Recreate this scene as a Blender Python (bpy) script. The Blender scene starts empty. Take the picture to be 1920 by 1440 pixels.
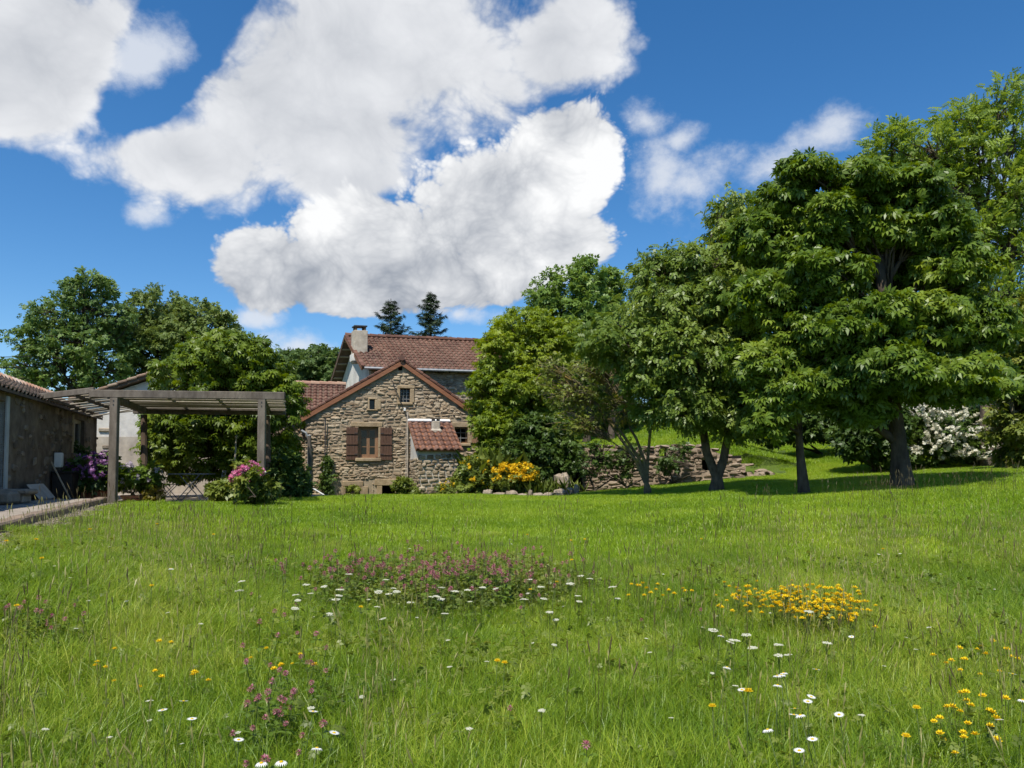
import bpy, math, random
import numpy as np
from mathutils import Vector, Matrix

SC = bpy.context.scene
COL = SC.collection
R = math.radians
PI = math.pi

# ------------------------------------------------------------------ camera
F = 1440.0            # focal length in pixels of the 1920 px wide photograph
HORIZON = 880.0       # row of the horizon
EYE = 1.35
PITCH = R(2.6)
PROW = HORIZON - F * math.tan(PITCH)
cam_d = bpy.data.cameras.new('camera')
cam = bpy.data.objects.new('camera', cam_d)
COL.objects.link(cam)
SC.camera = cam
cam.location = (0, 0, EYE)
cam.rotation_euler = (PI / 2 + PITCH, 0, 0)
cam_d.sensor_width = 36.0
cam_d.lens = 36.0 * F / 1920.0
cam_d.shift_y = (PROW - 720.0) / 1920.0
cam_d.clip_start = 0.05
cam_d.clip_end = 6000


def ray(px, py):
    xc = (px - 960.0) / F
    yc = (PROW - py) / F
    c, s = math.cos(PITCH), math.sin(PITCH)
    return Vector((xc, c - yc * s, s + yc * c))


def at(px, py, D):
    """world point seen at a pixel, D metres in front of the camera"""
    r = ray(px, py)
    return Vector((0, 0, EYE)) + r * (D / r.y)


# ------------------------------------------------------------------ sun, sky, exposure
SUN_EL, SUN_AZ = R(60), R(-157)     # azimuth measured from +Y towards +X
sun_dir = Vector((math.sin(SUN_AZ) * math.cos(SUN_EL), math.cos(SUN_AZ) * math.cos(SUN_EL), math.sin(SUN_EL)))
sd = bpy.data.lights.new('sun', 'SUN')
sd.energy = 4.3
sd.angle = R(0.53)
sd.color = (1.0, 0.95, 0.86)
so = bpy.data.objects.new('sun', sd)
so.rotation_euler = sun_dir.to_track_quat('Z', 'Y').to_euler()
so.location = (-20, -20, 40)
COL.objects.link(so)

SC.view_settings.view_transform = 'Standard'
SC.view_settings.look = 'None'
SC.view_settings.exposure = 0.5
SC.view_settings.gamma = 1.0
SC.view_settings.use_curve_mapping = False
SC.cycles.max_bounces = 4
SC.cycles.diffuse_bounces = 2
SC.cycles.transmission_bounces = 4
SC.cycles.transparent_max_bounces = 4
SC.cycles.use_denoising = True
SC.cycles.use_light_tree = True
SC.cycles.use_adaptive_sampling = True
SC.cycles.adaptive_threshold = 0.02
SC.cycles.caustics_reflective = False
SC.cycles.caustics_refractive = False

world = bpy.data.worlds.new('World')
SC.world = world
world.use_nodes = True


class S:
    """a socket with arithmetic, for writing node maths as formulas"""
    nt = None

    def __init__(s, k):
        s.k = k

    @staticmethod
    def m(op, *a, clamp=False):
        n = S.nt.nodes.new('ShaderNodeMath')
        n.operation = op
        n.use_clamp = clamp
        for i, v in enumerate(a):
            if isinstance(v, S):
                S.nt.links.new(v.k, n.inputs[i])
            else:
                n.inputs[i].default_value = v
        return S(n.outputs[0])

    def __add__(s, o): return S.m('ADD', s, o)
    def __radd__(s, o): return S.m('ADD', o, s)
    def __sub__(s, o): return S.m('SUBTRACT', s, o)
    def __rsub__(s, o): return S.m('SUBTRACT', o, s)
    def __mul__(s, o): return S.m('MULTIPLY', s, o)
    def __rmul__(s, o): return S.m('MULTIPLY', s, o)
    def __truediv__(s, o): return S.m('DIVIDE', s, o)

    def sat(s): return S.m('ADD', s, 0.0, clamp=True)

    def ss(s, a, b):
        n = S.nt.nodes.new('ShaderNodeMapRange')
        n.interpolation_type = 'SMOOTHSTEP'
        S.nt.links.new(s.k, n.inputs['Value'])
        n.inputs['From Min'].default_value = a
        n.inputs['From Max'].default_value = b
        return S(n.outputs[0])


def build_sky():
    nt = world.node_tree
    nt.nodes.clear()
    S.nt = nt
    N = nt.nodes.new
    L = nt.links.new
    tc = N('ShaderNodeTexCoord')
    gen = tc.outputs['Generated']
    sep = N('ShaderNodeSeparateXYZ')
    L(gen, sep.inputs[0])
    X, Y, Z = S(sep.outputs[0]), S(sep.outputs[1]), S(sep.outputs[2])
    az = S.m('ARCTAN2', X, Y)
    el = S.m('ARCSINE', Z)
    cmb = N('ShaderNodeCombineXYZ')
    L(az.k, cmb.inputs[0])
    L(el.k, cmb.inputs[1])
    sky = N('ShaderNodeTexSky')
    sky.sky_type = 'NISHITA'
    sky.sun_disc = False
    sky.sun_elevation = SUN_EL
    sky.sun_rotation = SUN_AZ
    sky.altitude = 700
    sky.air_density = 1.0
    sky.dust_density = 0.25
    sky.ozone_density = 3.5
    # the direction, stretched so that clouds lie flat
    mp = N('ShaderNodeMapping')
    L(gen, mp.inputs['Vector'])
    mp.inputs['Location'].default_value = (3.1, 1.7, 0.4)
    mp.inputs['Scale'].default_value = (1, 1, 1.25)
    base = mp.outputs[0]

    def noise(scale, detail, rough, vec=None, col=False):
        n = N('ShaderNodeTexNoise')
        L(vec or base, n.inputs['Vector'])
        n.inputs['Scale'].default_value = scale
        n.inputs['Detail'].default_value = detail
        n.inputs['Roughness'].default_value = rough
        return n.outputs['Color'] if col else S(n.outputs['Fac'])

    def shifted(v, d):
        n = N('ShaderNodeVectorMath')
        L(v, n.inputs[0])
        n.inputs[1].default_value = d
        return n.outputs[0]

    def ae(px, py):
        d = ray(px, py).normalized()
        return math.atan2(d.x, d.y), math.asin(d.z)

    def blob(px, py, rx, ry, rot=0.0):
        """distance from a cloud's centre in units of its radii"""
        a0, e0 = ae(px, py)
        n = N('ShaderNodeMapping')
        n.vector_type = 'TEXTURE'
        L(cmb.outputs[0], n.inputs['Vector'])
        n.inputs['Location'].default_value = (a0, e0, 0)
        n.inputs['Rotation'].default_value = (0, 0, R(rot))
        n.inputs['Scale'].default_value = (rx * 0.97 / F, ry * 0.97 / F, 1)
        v = N('ShaderNodeVectorMath')
        v.operation = 'LENGTH'
        L(n.outputs[0], v.inputs[0])
        return S(v.outputs['Value'])

    def union(bl, k=0.3):
        r = bl[0]
        for b in bl[1:]:
            r = S.m('SMOOTH_MIN', r, b, k)
        return 1.0 - r

    nA = noise(4.2, 6, 0.56)
    nB = noise(10.0, 8, 0.63)
    sh0 = noise(6.0, 2, 0.5)
    sh1 = noise(6.0, 2, 0.5, shifted(base, (-0.020, -0.026, 0.042)))
    wv = N('ShaderNodeVectorMath')
    wv.operation = 'MULTIPLY_ADD'
    L(noise(9.0, 2, 0.5, col=True), wv.inputs[0])
    wv.inputs[1].default_value = (0.085,) * 3
    L(base, wv.inputs[2])
    vo = N('ShaderNodeTexVoronoi')
    vo.feature = 'F1'
    vo.inputs['Scale'].default_value = 13.0
    vo.inputs['Detail'].default_value = 3.0
    vo.inputs['Roughness'].default_value = 0.55
    vo.inputs['Lacunarity'].default_value = 2.4
    L(wv.outputs[0], vo.inputs['Vector'])
    puff = 0.5 - S(vo.outputs['Distance'])

    # the clouds in view; beyond the frame the same pattern goes on at random
    inside = (1.0 - az.ss(0.62, 0.80)) * az.ss(-0.80, -0.62) * (1.0 - el.ss(0.62, 0.80))
    field = noise(2.2, 2, 0.5, shifted(base, (7.3, 2.2, 5.1))) * 3.4 - 1.95
    gap = S.m('MAXIMUM', union([blob(335, 70, 250, 78, 52)]), 0.0)
    bA = union([blob(720, 80, 400, 195), blob(580, 225, 260, 145), blob(350, 300, 225, 88, 4), blob(70, 100, 195, 168), blob(0, 190, 150, 90),
                blob(1040, 80, 150, 88, 10), blob(650, 330, 170, 60)])
    dA = (bA * inside + field * (1.0 - inside)) * 1.35 + (nA - 0.5) * 1.7 + (nB - 0.5) * 1.1 + puff * 0.45 - gap * 2.0 + 0.16
    bB = union([blob(1065, 290, 130, 120), blob(930, 390, 265, 125, 12), blob(720, 460, 245, 118, 8), blob(525, 505, 140, 88),
                blob(670, 545, 240, 62), blob(1000, 445, 190, 84), blob(860, 520, 210, 70), blob(990, 480, 120, 60)])
    dB = bB * inside * 1.7 - (1.0 - inside) * 2.0 + (nB - 0.5) * 1.0 + (nA - 0.5) * 0.5 + puff * 0.62 + 0.16
    bC = union([blob(1210, 228, 60, 34, -20), blob(1275, 262, 55, 30, 10), blob(1310, 352, 140, 75, 12), blob(1545, 250, 95, 48, 12),
                blob(1440, 318, 110, 40, 20), blob(1900, 330, 140, 110), blob(268, 400, 50, 26), blob(560, 655, 90, 40),
                blob(1240, 320, 60, 90), blob(480, 595, 60, 22), blob(860, 590, 70, 24), blob(250, 110, 90, 60, 30)], 0.15)
    dC = bC * inside * 0.9 + (nA - 0.5) * 1.2 + (nB - 0.5) * 2.6 - (1.0 - inside) * 2.0 - 0.15

    aA = dA.ss(-0.06, 0.52)
    aB = dB.ss(-0.03, 0.24)
    aC = dC.ss(-0.1, 0.8) * 0.85
    relief = sh0 - sh1
    _, eB = ae(700, 600)
    _, eB2 = ae(900, 360)
    lowB = el.ss(eB, eB2)
    litA = (0.92 + relief * 0.7 + puff * 0.35 + (nB - 0.5) * 0.35 - dA.ss(0.3, 1.7) * 0.26).sat()
    litB = (0.62 + relief * 1.2 + puff * 0.65 + (nB - 0.5) * 0.5 + lowB * 0.50).sat()

    def rgb(fac, c0, c1):
        m = N('ShaderNodeMix')
        m.data_type = 'RGBA'
        L(fac.k, m.inputs['Factor'])
        for i, c in ((6, c0), (7, c1)):
            if isinstance(c, tuple):
                m.inputs[i].default_value = (*c, 1)
            else:
                L(c, m.inputs[i])
        return m.outputs[2]

    SKY = 0.105
    # cloud radiance in the units of the sky texture (scaled by SKY at the end)
    def rad(r, g, b):
        return (r / SKY, g / SKY, b / SKY)
    dark = rad(0.25, 0.275, 0.32)
    hs = N('ShaderNodeHueSaturation')
    hs.inputs['Saturation'].default_value = 1.28
    hs.inputs['Value'].default_value = 1.0
    L(sky.outputs[0], hs.inputs['Color'])
    c = rgb(aC, hs.outputs[0], rad(0.54, 0.57, 0.62))
    c = rgb(aA, c, rgb(litA, dark, rad(0.64, 0.65, 0.67)))
    c = rgb(aB, c, rgb(litB, dark, rad(0.70, 0.705, 0.71)))
    bg = N('ShaderNodeBackground')
    bg.inputs['Strength'].default_value = SKY
    L(c, bg.inputs['Color'])
    out = N('ShaderNodeOutputWorld')
    L(bg.outputs[0], out.inputs['Surface'])
    world.cycles.sampling_method = 'MANUAL'
    world.cycles.sample_map_resolution = 512


build_sky()

# ------------------------------------------------------------------ materials
MATS = {}


def new_mat(name):
    m = bpy.data.materials.new(name)
    m.use_nodes = True
    nt = m.node_tree
    nt.nodes.clear()
    out = nt.nodes.new('ShaderNodeOutputMaterial')
    p = nt.nodes.new('ShaderNodeBsdfPrincipled')
    nt.links.new(p.outputs[0], out.inputs[0])
    MATS[name] = m
    return m, nt, p, out


def ramp(nt, stops):
    r = nt.nodes.new('ShaderNodeValToRGB')
    e = r.color_ramp.elements
    while len(e) < len(stops):
        e.new(0.5)
    for i, (t, c) in enumerate(stops):
        e[i].position = t
        e[i].color = (*c, 1)
    return r


def mat(name, c0, c1=None, c2=None, rough=0.8, scale=6.0, bump=0.0, bscale=None, rnd=0.0, stretch=(1, 1, 1), spec=0.3,
        metal=0.0, detail=6, contrast=(0.3, 0.7), stain=0.0):
    """noise-mottled surface; rnd shifts the mix by the object's own random number and by the mesh attribute rnd"""
    m, nt, p, out = new_mat(name)
    L = nt.links.new
    c1 = c1 or tuple(v * 1.3 for v in c0)
    g = nt.nodes.new('ShaderNodeNewGeometry')
    mp = nt.nodes.new('ShaderNodeMapping')
    mp.inputs['Scale'].default_value = stretch
    L(g.outputs['Position'], mp.inputs[0])
    n = nt.nodes.new('ShaderNodeTexNoise')
    n.inputs['Scale'].default_value = scale
    n.inputs['Detail'].default_value = detail
    n.inputs['Roughness'].default_value = 0.6
    L(mp.outputs[0], n.inputs['Vector'])
    S.nt = nt
    f = S(n.outputs['Fac'])
    f = (f - contrast[0]) / (contrast[1] - contrast[0])
    if rnd:
        oi = nt.nodes.new('ShaderNodeObjectInfo')
        at_ = nt.nodes.new('ShaderNodeAttribute')
        at_.attribute_name = 'rnd'
        r = S.m('FRACT', S(oi.outputs['Random']) + S(at_.outputs['Fac']))
        f = f * (1 - rnd) + r * rnd
    f = f.sat()
    rp = ramp(nt, [(0, c0), (1, c1)] if c2 is None else [(0, c0), (0.5, c1), (1, c2)])
    L(f.k, rp.inputs[0])
    colour = rp.outputs[0]
    if stain:
        # broad weathering: damp streaks, lichen and washed-out areas
        mp2 = nt.nodes.new('ShaderNodeMapping')
        mp2.inputs['Scale'].default_value = (1, 1, 0.55)
        L(g.outputs['Position'], mp2.inputs[0])
        n3 = nt.nodes.new('ShaderNodeTexNoise')
        n3.inputs['Scale'].default_value = 0.9
        n3.inputs['Detail'].default_value = 5
        n3.inputs['Roughness'].default_value = 0.65
        L(mp2.outputs[0], n3.inputs['Vector'])
        r3 = ramp(nt, [(0.3, tuple(1 - stain * v for v in (1.0, 1.0, 0.9))), (0.5, (0.95, 0.95, 0.95)), (0.72, (1.12, 1.1, 1.06))])
        L(n3.outputs['Fac'], r3.inputs[0])
        mm = nt.nodes.new('ShaderNodeMix')
        mm.data_type = 'RGBA'
        mm.blend_type = 'MULTIPLY'
        mm.inputs['Factor'].default_value = 1.0
        L(colour, mm.inputs[6])
        L(r3.outputs[0], mm.inputs[7])
        colour = mm.outputs[2]
    L(colour, p.inputs['Base Color'])
    p.inputs['Roughness'].default_value = rough
    p.inputs['Specular IOR Level'].default_value = spec
    p.inputs['Metallic'].default_value = metal
    if bump:
        n2 = nt.nodes.new('ShaderNodeTexNoise')
        n2.inputs['Scale'].default_value = bscale or scale * 3
        n2.inputs['Detail'].default_value = 6
        L(mp.outputs[0], n2.inputs['Vector'])
        b = nt.nodes.new('ShaderNodeBump')
        b.inputs['Strength'].default_value = bump
        b.inputs['Distance'].default_value = 0.03
        L(n2.outputs['Fac'], b.inputs['Height'])
        L(b.outputs[0], p.inputs['Normal'])
    return m


def leaf_mat(name, c0, c1, c2=None, trans=0.3, rough=0.45, spec=0.35, patch=0.0, tint=None):
    """leaf colour varies from leaf to leaf; part of the light passes through"""
    m, nt, p, out = new_mat(name)
    L = nt.links.new
    S.nt = nt
    a = nt.nodes.new('ShaderNodeAttribute')
    a.attribute_name = 'rnd'
    f = S(a.outputs['Fac'])
    if patch:
        g = nt.nodes.new('ShaderNodeNewGeometry')
        n = nt.nodes.new('ShaderNodeTexNoise')
        n.inputs['Scale'].default_value = patch
        n.inputs['Detail'].default_value = 3
        L(g.outputs['Position'], n.inputs['Vector'])
        f = f * 0.5 + (S(n.outputs['Fac']) - 0.5) * 1.7 + 0.25
        f = f.sat()
    rp = ramp(nt, [(0, c0), (1, c1)] if c2 is None else [(0, c0), (0.55, c1), (1, c2)])
    L(f.k, rp.inputs[0])
    L(rp.outputs[0], p.inputs['Base Color'])
    p.inputs['Roughness'].default_value = rough
    p.inputs['Specular IOR Level'].default_value = spec
    t = nt.nodes.new('ShaderNodeBsdfTranslucent')
    hs = nt.nodes.new('ShaderNodeHueSaturation')
    hs.inputs['Hue'].default_value = 0.485
    hs.inputs['Saturation'].default_value = 1.1
    hs.inputs['Value'].default_value = 1.5
    L(rp.outputs[0], hs.inputs['Color'])
    L(hs.outputs[0], t.inputs['Color'])
    mx = nt.nodes.new('ShaderNodeMixShader')
    mx.inputs[0].default_value = trans
    L(p.outputs[0], mx.inputs[1])
    L(t.outputs[0], mx.inputs[2])
    L(mx.outputs[0], out.inputs[0])
    return m


mat('stone', (0.19, 0.125, 0.075), (0.40, 0.305, 0.20), (0.57, 0.475, 0.345), rough=0.9, scale=5, bump=0.6, bscale=22, rnd=0.6, stain=0.4)
mat('stone_grey', (0.13, 0.10, 0.075), (0.30, 0.25, 0.19), (0.44, 0.38, 0.30), rough=0.92, scale=4, bump=0.6, bscale=20, rnd=0.6, stain=0.4)
mat('stone_oven', (0.13, 0.095, 0.06), (0.30, 0.23, 0.15), (0.46, 0.39, 0.29), rough=0.9, scale=5, bump=0.5, bscale=22, rnd=0.6, stain=0.4)
mat('mortar', (0.24, 0.185, 0.12), (0.43, 0.345, 0.24), rough=0.95, scale=3, bump=0.5, bscale=30, stain=0.4)
mat('mortar_pale', (0.42, 0.37, 0.29), (0.58, 0.53, 0.45), rough=0.95, scale=4, bump=0.5, bscale=30, stain=0.4)
mat('dressed', (0.27, 0.19, 0.105), (0.48, 0.37, 0.235), rough=0.88, scale=4, bump=0.5, bscale=40, rnd=0.3, stain=0.4)
mat('tile', (0.10, 0.046, 0.031), (0.15, 0.072, 0.048), (0.205, 0.112, 0.08), rough=0.75, scale=3, bump=0.1, bscale=60, rnd=0.75, stain=0.45)
mat('tile_old', (0.14, 0.10, 0.075), (0.26, 0.17, 0.115), (0.34, 0.27, 0.2), rough=0.9, scale=4, bump=0.4, bscale=30, rnd=0.6, stain=0.4)
mat('tile_ridge', (0.40, 0.20, 0.13), (0.52, 0.34, 0.24), (0.66, 0.58, 0.5), rough=0.85, scale=5, bump=0.2, bscale=30, rnd=0.75)
mat('tile_pale', (0.30, 0.16, 0.11), (0.36, 0.22, 0.15), (0.42, 0.29, 0.2), rough=0.8, scale=5, rnd=0.6)
mat('barge', (0.20, 0.08, 0.04), (0.30, 0.135, 0.068), rough=0.6, scale=4, stretch=(1, 1, 4), bump=0.1)
mat('shutter', (0.075, 0.038, 0.024), (0.125, 0.068, 0.043), rough=0.6, scale=6, stretch=(4, 4, 0.6), bump=0.15)
mat('window_wood', (0.21, 0.115, 0.06), (0.30, 0.175, 0.10), rough=0.5, scale=8, stretch=(4, 4, 1))
mat('plaster', (0.52, 0.49, 0.44), (0.68, 0.65, 0.60), rough=0.95, scale=1.6, bump=0.35, bscale=9, stain=0.4)
mat('plaster_low', (0.40, 0.34, 0.27), (0.52, 0.46, 0.38), rough=0.95, scale=2.0, bump=0.35, bscale=9, stain=0.4)
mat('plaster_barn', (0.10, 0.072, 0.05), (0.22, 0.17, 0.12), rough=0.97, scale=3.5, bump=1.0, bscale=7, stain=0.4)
mat('plaster_chimney', (0.34, 0.29, 0.225), (0.52, 0.46, 0.375), rough=0.95, scale=4, bump=0.5, bscale=16, stain=0.4)
mat('weathered', (0.085, 0.068, 0.052), (0.235, 0.20, 0.162), rough=0.85, scale=5, stretch=(1, 1, 0.35), bump=0.3, bscale=24, rnd=0.25, stain=0.4)
mat('slat_wood', (0.22, 0.19, 0.14), (0.40, 0.345, 0.265), rough=0.85, scale=4, bump=0.3, bscale=24, rnd=0.4)
mat('old_wood', (0.085, 0.058, 0.04), (0.15, 0.105, 0.07), rough=0.85, scale=6, stretch=(1, 1, 0.3))
mat('zinc', (0.28, 0.29, 0.29), (0.42, 0.42, 0.41), rough=0.5, scale=6, metal=0.5)
mat('white_paint', (0.66, 0.65, 0.62), (0.78, 0.77, 0.74), rough=0.6, scale=5)
mat('grey_paint', (0.34, 0.35, 0.34), (0.46, 0.46, 0.44), rough=0.7, scale=4)
mat('dark_metal', (0.03, 0.032, 0.034), (0.065, 0.066, 0.068), rough=0.45, scale=9)
mat('iron_grey', (0.13, 0.14, 0.15), (0.21, 0.22, 0.23), rough=0.5, scale=9)
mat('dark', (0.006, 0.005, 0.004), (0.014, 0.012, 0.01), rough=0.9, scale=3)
mat('terracotta', (0.26, 0.095, 0.05), (0.40, 0.17, 0.095), rough=0.85, scale=7, bump=0.1)
mat('terrace', (0.24, 0.20, 0.16), (0.37, 0.32, 0.265), rough=0.92, scale=1.8, bump=0.3, bscale=16, rnd=0.25, stain=0.4)
mat('kerb', (0.16, 0.115, 0.085), (0.29, 0.225, 0.17), rough=0.92, scale=5, bump=0.5, bscale=18, rnd=0.4, stain=0.4)
mat('gravel', (0.17, 0.14, 0.10), (0.34, 0.29, 0.22), rough=0.95, scale=40, bump=0.5, bscale=70, rnd=0.3)
mat('bark', (0.032, 0.024, 0.017), (0.11, 0.085, 0.062), rough=0.95, scale=7, stretch=(1, 1, 0.35), bump=0.9, bscale=22)
mat('bark_grey', (0.05, 0.038, 0.026), (0.16, 0.125, 0.09), rough=0.95, scale=9, stretch=(1, 1, 0.4), bump=0.8, bscale=24)
mat('bark_lichen', (0.07, 0.058, 0.038), (0.17, 0.145, 0.085), (0.32, 0.22, 0.05), rough=0.95, scale=3.5, bump=0.6, bscale=24)
mat('rock', (0.13, 0.10, 0.07), (0.28, 0.225, 0.165), (0.40, 0.335, 0.26), rough=0.92, scale=6, bump=0.6, bscale=16, rnd=0.4)
mat('soil', (0.05, 0.034, 0.02), (0.09, 0.062, 0.038), rough=1.0, scale=7, bump=0.5)
mat('cable', (0.02, 0.02, 0.02), (0.03, 0.03, 0.03), rough=0.6)

m, nt, p, out = new_mat('glass')
p.inputs['Base Color'].default_value = (0.01, 0.011, 0.01, 1)
p.inputs['Roughness'].default_value = 0.06
p.inputs['Specular IOR Level'].default_value = 0.3

leaf_mat('leaf_chestnut', (0.067, 0.118, 0.015), (0.124, 0.193, 0.019), (0.233, 0.296, 0.033), trans=0.28, rough=0.42, patch=0.5)
leaf_mat('leaf_chestnut_bright', (0.065, 0.111, 0.010), (0.121, 0.180, 0.015), (0.203, 0.259, 0.022), trans=0.3, rough=0.45, patch=0.6)
leaf_mat('leaf_walnut', (0.098, 0.154, 0.024), (0.156, 0.224, 0.036), (0.247, 0.314, 0.060), trans=0.3, rough=0.42, patch=0.5)
leaf_mat('leaf_maple', (0.112, 0.172, 0.013), (0.190, 0.260, 0.020), (0.289, 0.346, 0.029), trans=0.33, rough=0.5, patch=0.5)
leaf_mat('leaf_ash', (0.134, 0.201, 0.028), (0.207, 0.295, 0.042), (0.293, 0.389, 0.066), trans=0.4, rough=0.5, patch=0.5)
leaf_mat('leaf_dark', (0.043, 0.082, 0.015), (0.071, 0.122, 0.022), (0.116, 0.170, 0.030), trans=0.25, patch=0.7)
leaf_mat('leaf_far', (0.080, 0.144, 0.040), (0.139, 0.216, 0.052), (0.227, 0.305, 0.072), trans=0.28, patch=0.25, rough=0.55)
leaf_mat('leaf_far_olive', (0.097, 0.143, 0.035), (0.149, 0.206, 0.047), (0.217, 0.270, 0.064), trans=0.28, patch=0.25, rough=0.55)
leaf_mat('leaf_far_light', (0.075, 0.125, 0.035), (0.115, 0.18, 0.048), (0.17, 0.24, 0.065), trans=0.3, patch=0.25, rough=0.55)
leaf_mat('leaf_poplar', (0.102, 0.177, 0.038), (0.168, 0.262, 0.055), (0.260, 0.351, 0.073), trans=0.3, patch=0.4)
leaf_mat('leaf_olive', (0.100, 0.138, 0.022), (0.155, 0.196, 0.030), (0.250, 0.241, 0.040), trans=0.28, patch=0.8)
leaf_mat('leaf_shrub', (0.090, 0.124, 0.021), (0.153, 0.197, 0.031), (0.243, 0.269, 0.047), trans=0.3, patch=1.2)
leaf_mat('leaf_yellowgreen', (0.140, 0.130, 0.016), (0.220, 0.190, 0.022), (0.340, 0.240, 0.030), trans=0.3, patch=2)
leaf_mat('needle', (0.019, 0.039, 0.017), (0.035, 0.062, 0.024), (0.054, 0.085, 0.033), trans=0.1, rough=0.6)
leaf_mat('blossom_white', (0.52, 0.49, 0.34), (0.70, 0.68, 0.55), (0.78, 0.77, 0.68), trans=0.25, rough=0.7, spec=0.1)
leaf_mat('blossom_purple', (0.17, 0.06, 0.19), (0.34, 0.15, 0.36), (0.50, 0.30, 0.52), trans=0.25, rough=0.7, spec=0.1)
leaf_mat('blossom_lilac', (0.45, 0.36, 0.48), (0.60, 0.53, 0.60), (0.72, 0.68, 0.70), trans=0.25, rough=0.7, spec=0.1)
leaf_mat('blossom_pink', (0.55, 0.10, 0.24), (0.68, 0.22, 0.38), (0.80, 0.42, 0.55), trans=0.25, rough=0.7, spec=0.1)
leaf_mat('blossom_yellow', (0.55, 0.34, 0.012), (0.72, 0.46, 0.016), (0.80, 0.57, 0.03), trans=0.2, rough=0.7, spec=0.1)
leaf_mat('petal_white', (0.72, 0.72, 0.70), (0.82, 0.82, 0.80), trans=0.2, rough=0.7, spec=0.1)
leaf_mat('petal_yellow', (0.68, 0.46, 0.012), (0.78, 0.58, 0.02), trans=0.2, rough=0.7, spec=0.1)
leaf_mat('petal_cream', (0.42, 0.42, 0.30), (0.62, 0.61, 0.50), trans=0.2, rough=0.8, spec=0.1)
leaf_mat('petal_clover', (0.19, 0.06, 0.06), (0.36, 0.12, 0.15), (0.50, 0.24, 0.28), trans=0.2, rough=0.8, spec=0.1)
leaf_mat('stem', (0.07, 0.11, 0.02), (0.11, 0.15, 0.03), trans=0.1, rough=0.6)


def grass_mat(name, c0, c1, c2, c3, trans=0.34, s1=0.35, s2=2.2):
    m, nt, p, out = new_mat(name)
    L = nt.links.new
    S.nt = nt
    a = nt.nodes.new('ShaderNodeAttribute')
    a.attribute_name = 'rnd'
    oi = nt.nodes.new('ShaderNodeObjectInfo')
    g = nt.nodes.new('ShaderNodeNewGeometry')

    def no(sc, d):
        n = nt.nodes.new('ShaderNodeTexNoise')
        n.inputs['Scale'].default_value = sc
        n.inputs['Detail'].default_value = d
        L(g.outputs['Position'], n.inputs['Vector'])
        return S(n.outputs['Fac']) - 0.5
    f = S(a.outputs['Fac']) * 0.75 + no(s1, 3) * 1.35 + no(s2, 3) * 0.8 + 0.1
    f = f.sat()
    rp = ramp(nt, [(0, c0), (0.4, c1), (0.75, c2), (1, c3)])
    e = rp.color_ramp.elements
    L(f.k, rp.inputs[0])
    L(rp.outputs[0], p.inputs['Base Color'])
    p.inputs['Roughness'].default_value = 0.4
    p.inputs['Specular IOR Level'].default_value = 0.4
    t = nt.nodes.new('ShaderNodeBsdfTranslucent')
    hs = nt.nodes.new('ShaderNodeHueSaturation')
    hs.inputs['Value'].default_value = 1.4
    L(rp.outputs[0], hs.inputs['Color'])
    L(hs.outputs[0], t.inputs['Color'])
    mx = nt.nodes.new('ShaderNodeMixShader')
    mx.inputs[0].default_value = trans
    L(p.outputs[0], mx.inputs[1])
    L(t.outputs[0], mx.inputs[2])
    L(mx.outputs[0], out.inputs[0])
    return m


grass_mat('grass_meadow', (0.091, 0.173, 0.010), (0.182, 0.286, 0.013), (0.290, 0.375, 0.024), (0.454, 0.463, 0.083), s1=0.5, s2=2.5)
grass_mat('grass_lawn', (0.148, 0.254, 0.012), (0.241, 0.365, 0.014), (0.320, 0.432, 0.020), (0.412, 0.475, 0.040), s1=0.3, s2=1.6)
grass_mat('grass_stalk', (0.07, 0.06, 0.025), (0.11, 0.085, 0.035), (0.15, 0.12, 0.05), (0.2, 0.16, 0.08), trans=0.15)
grass_mat('grass_dry', (0.20, 0.19, 0.06), (0.30, 0.28, 0.09), (0.40, 0.36, 0.14), (0.48, 0.42, 0.2), trans=0.2)
mat('ground', (0.035, 0.055, 0.010), (0.065, 0.10, 0.014), (0.09, 0.13, 0.02), rough=1.0, scale=1.2, bump=0.4, bscale=14)

# ------------------------------------------------------------------ mesh helpers
def big_mesh(name, V, Fc, rnd=None, smooth=False, mats=None, mat_idx=None):
    """mesh from numpy arrays; every face has the same number of corners"""
    V = np.asarray(V, dtype=np.float32)
    Fc = np.asarray(Fc, dtype=np.int32)
    me = bpy.data.meshes.new(name)
    nv, nf, k = len(V), len(Fc), Fc.shape[1]
    me.vertices.add(nv)
    me.vertices.foreach_set('co', V.ravel())
    me.loops.add(nf * k)
    me.loops.foreach_set('vertex_index', Fc.ravel())
    me.polygons.add(nf)
    me.polygons.foreach_set('loop_start', np.arange(0, nf * k, k, dtype=np.int32))
    me.polygons.foreach_set('loop_total', np.full(nf, k, dtype=np.int32))
    if smooth:
        me.polygons.foreach_set('use_smooth', np.ones(nf, dtype=bool))
    for mm in (mats or []):
        me.materials.append(MATS[mm])
    if mat_idx is not None:
        me.polygons.foreach_set('material_index', np.asarray(mat_idx, dtype=np.int32))
    if rnd is not None:
        a = me.attributes.new('rnd', 'FLOAT', 'POINT')
        a.data.foreach_set('value', np.asarray(rnd, dtype=np.float32))
    me.update(calc_edges=True)
    return me


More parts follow.
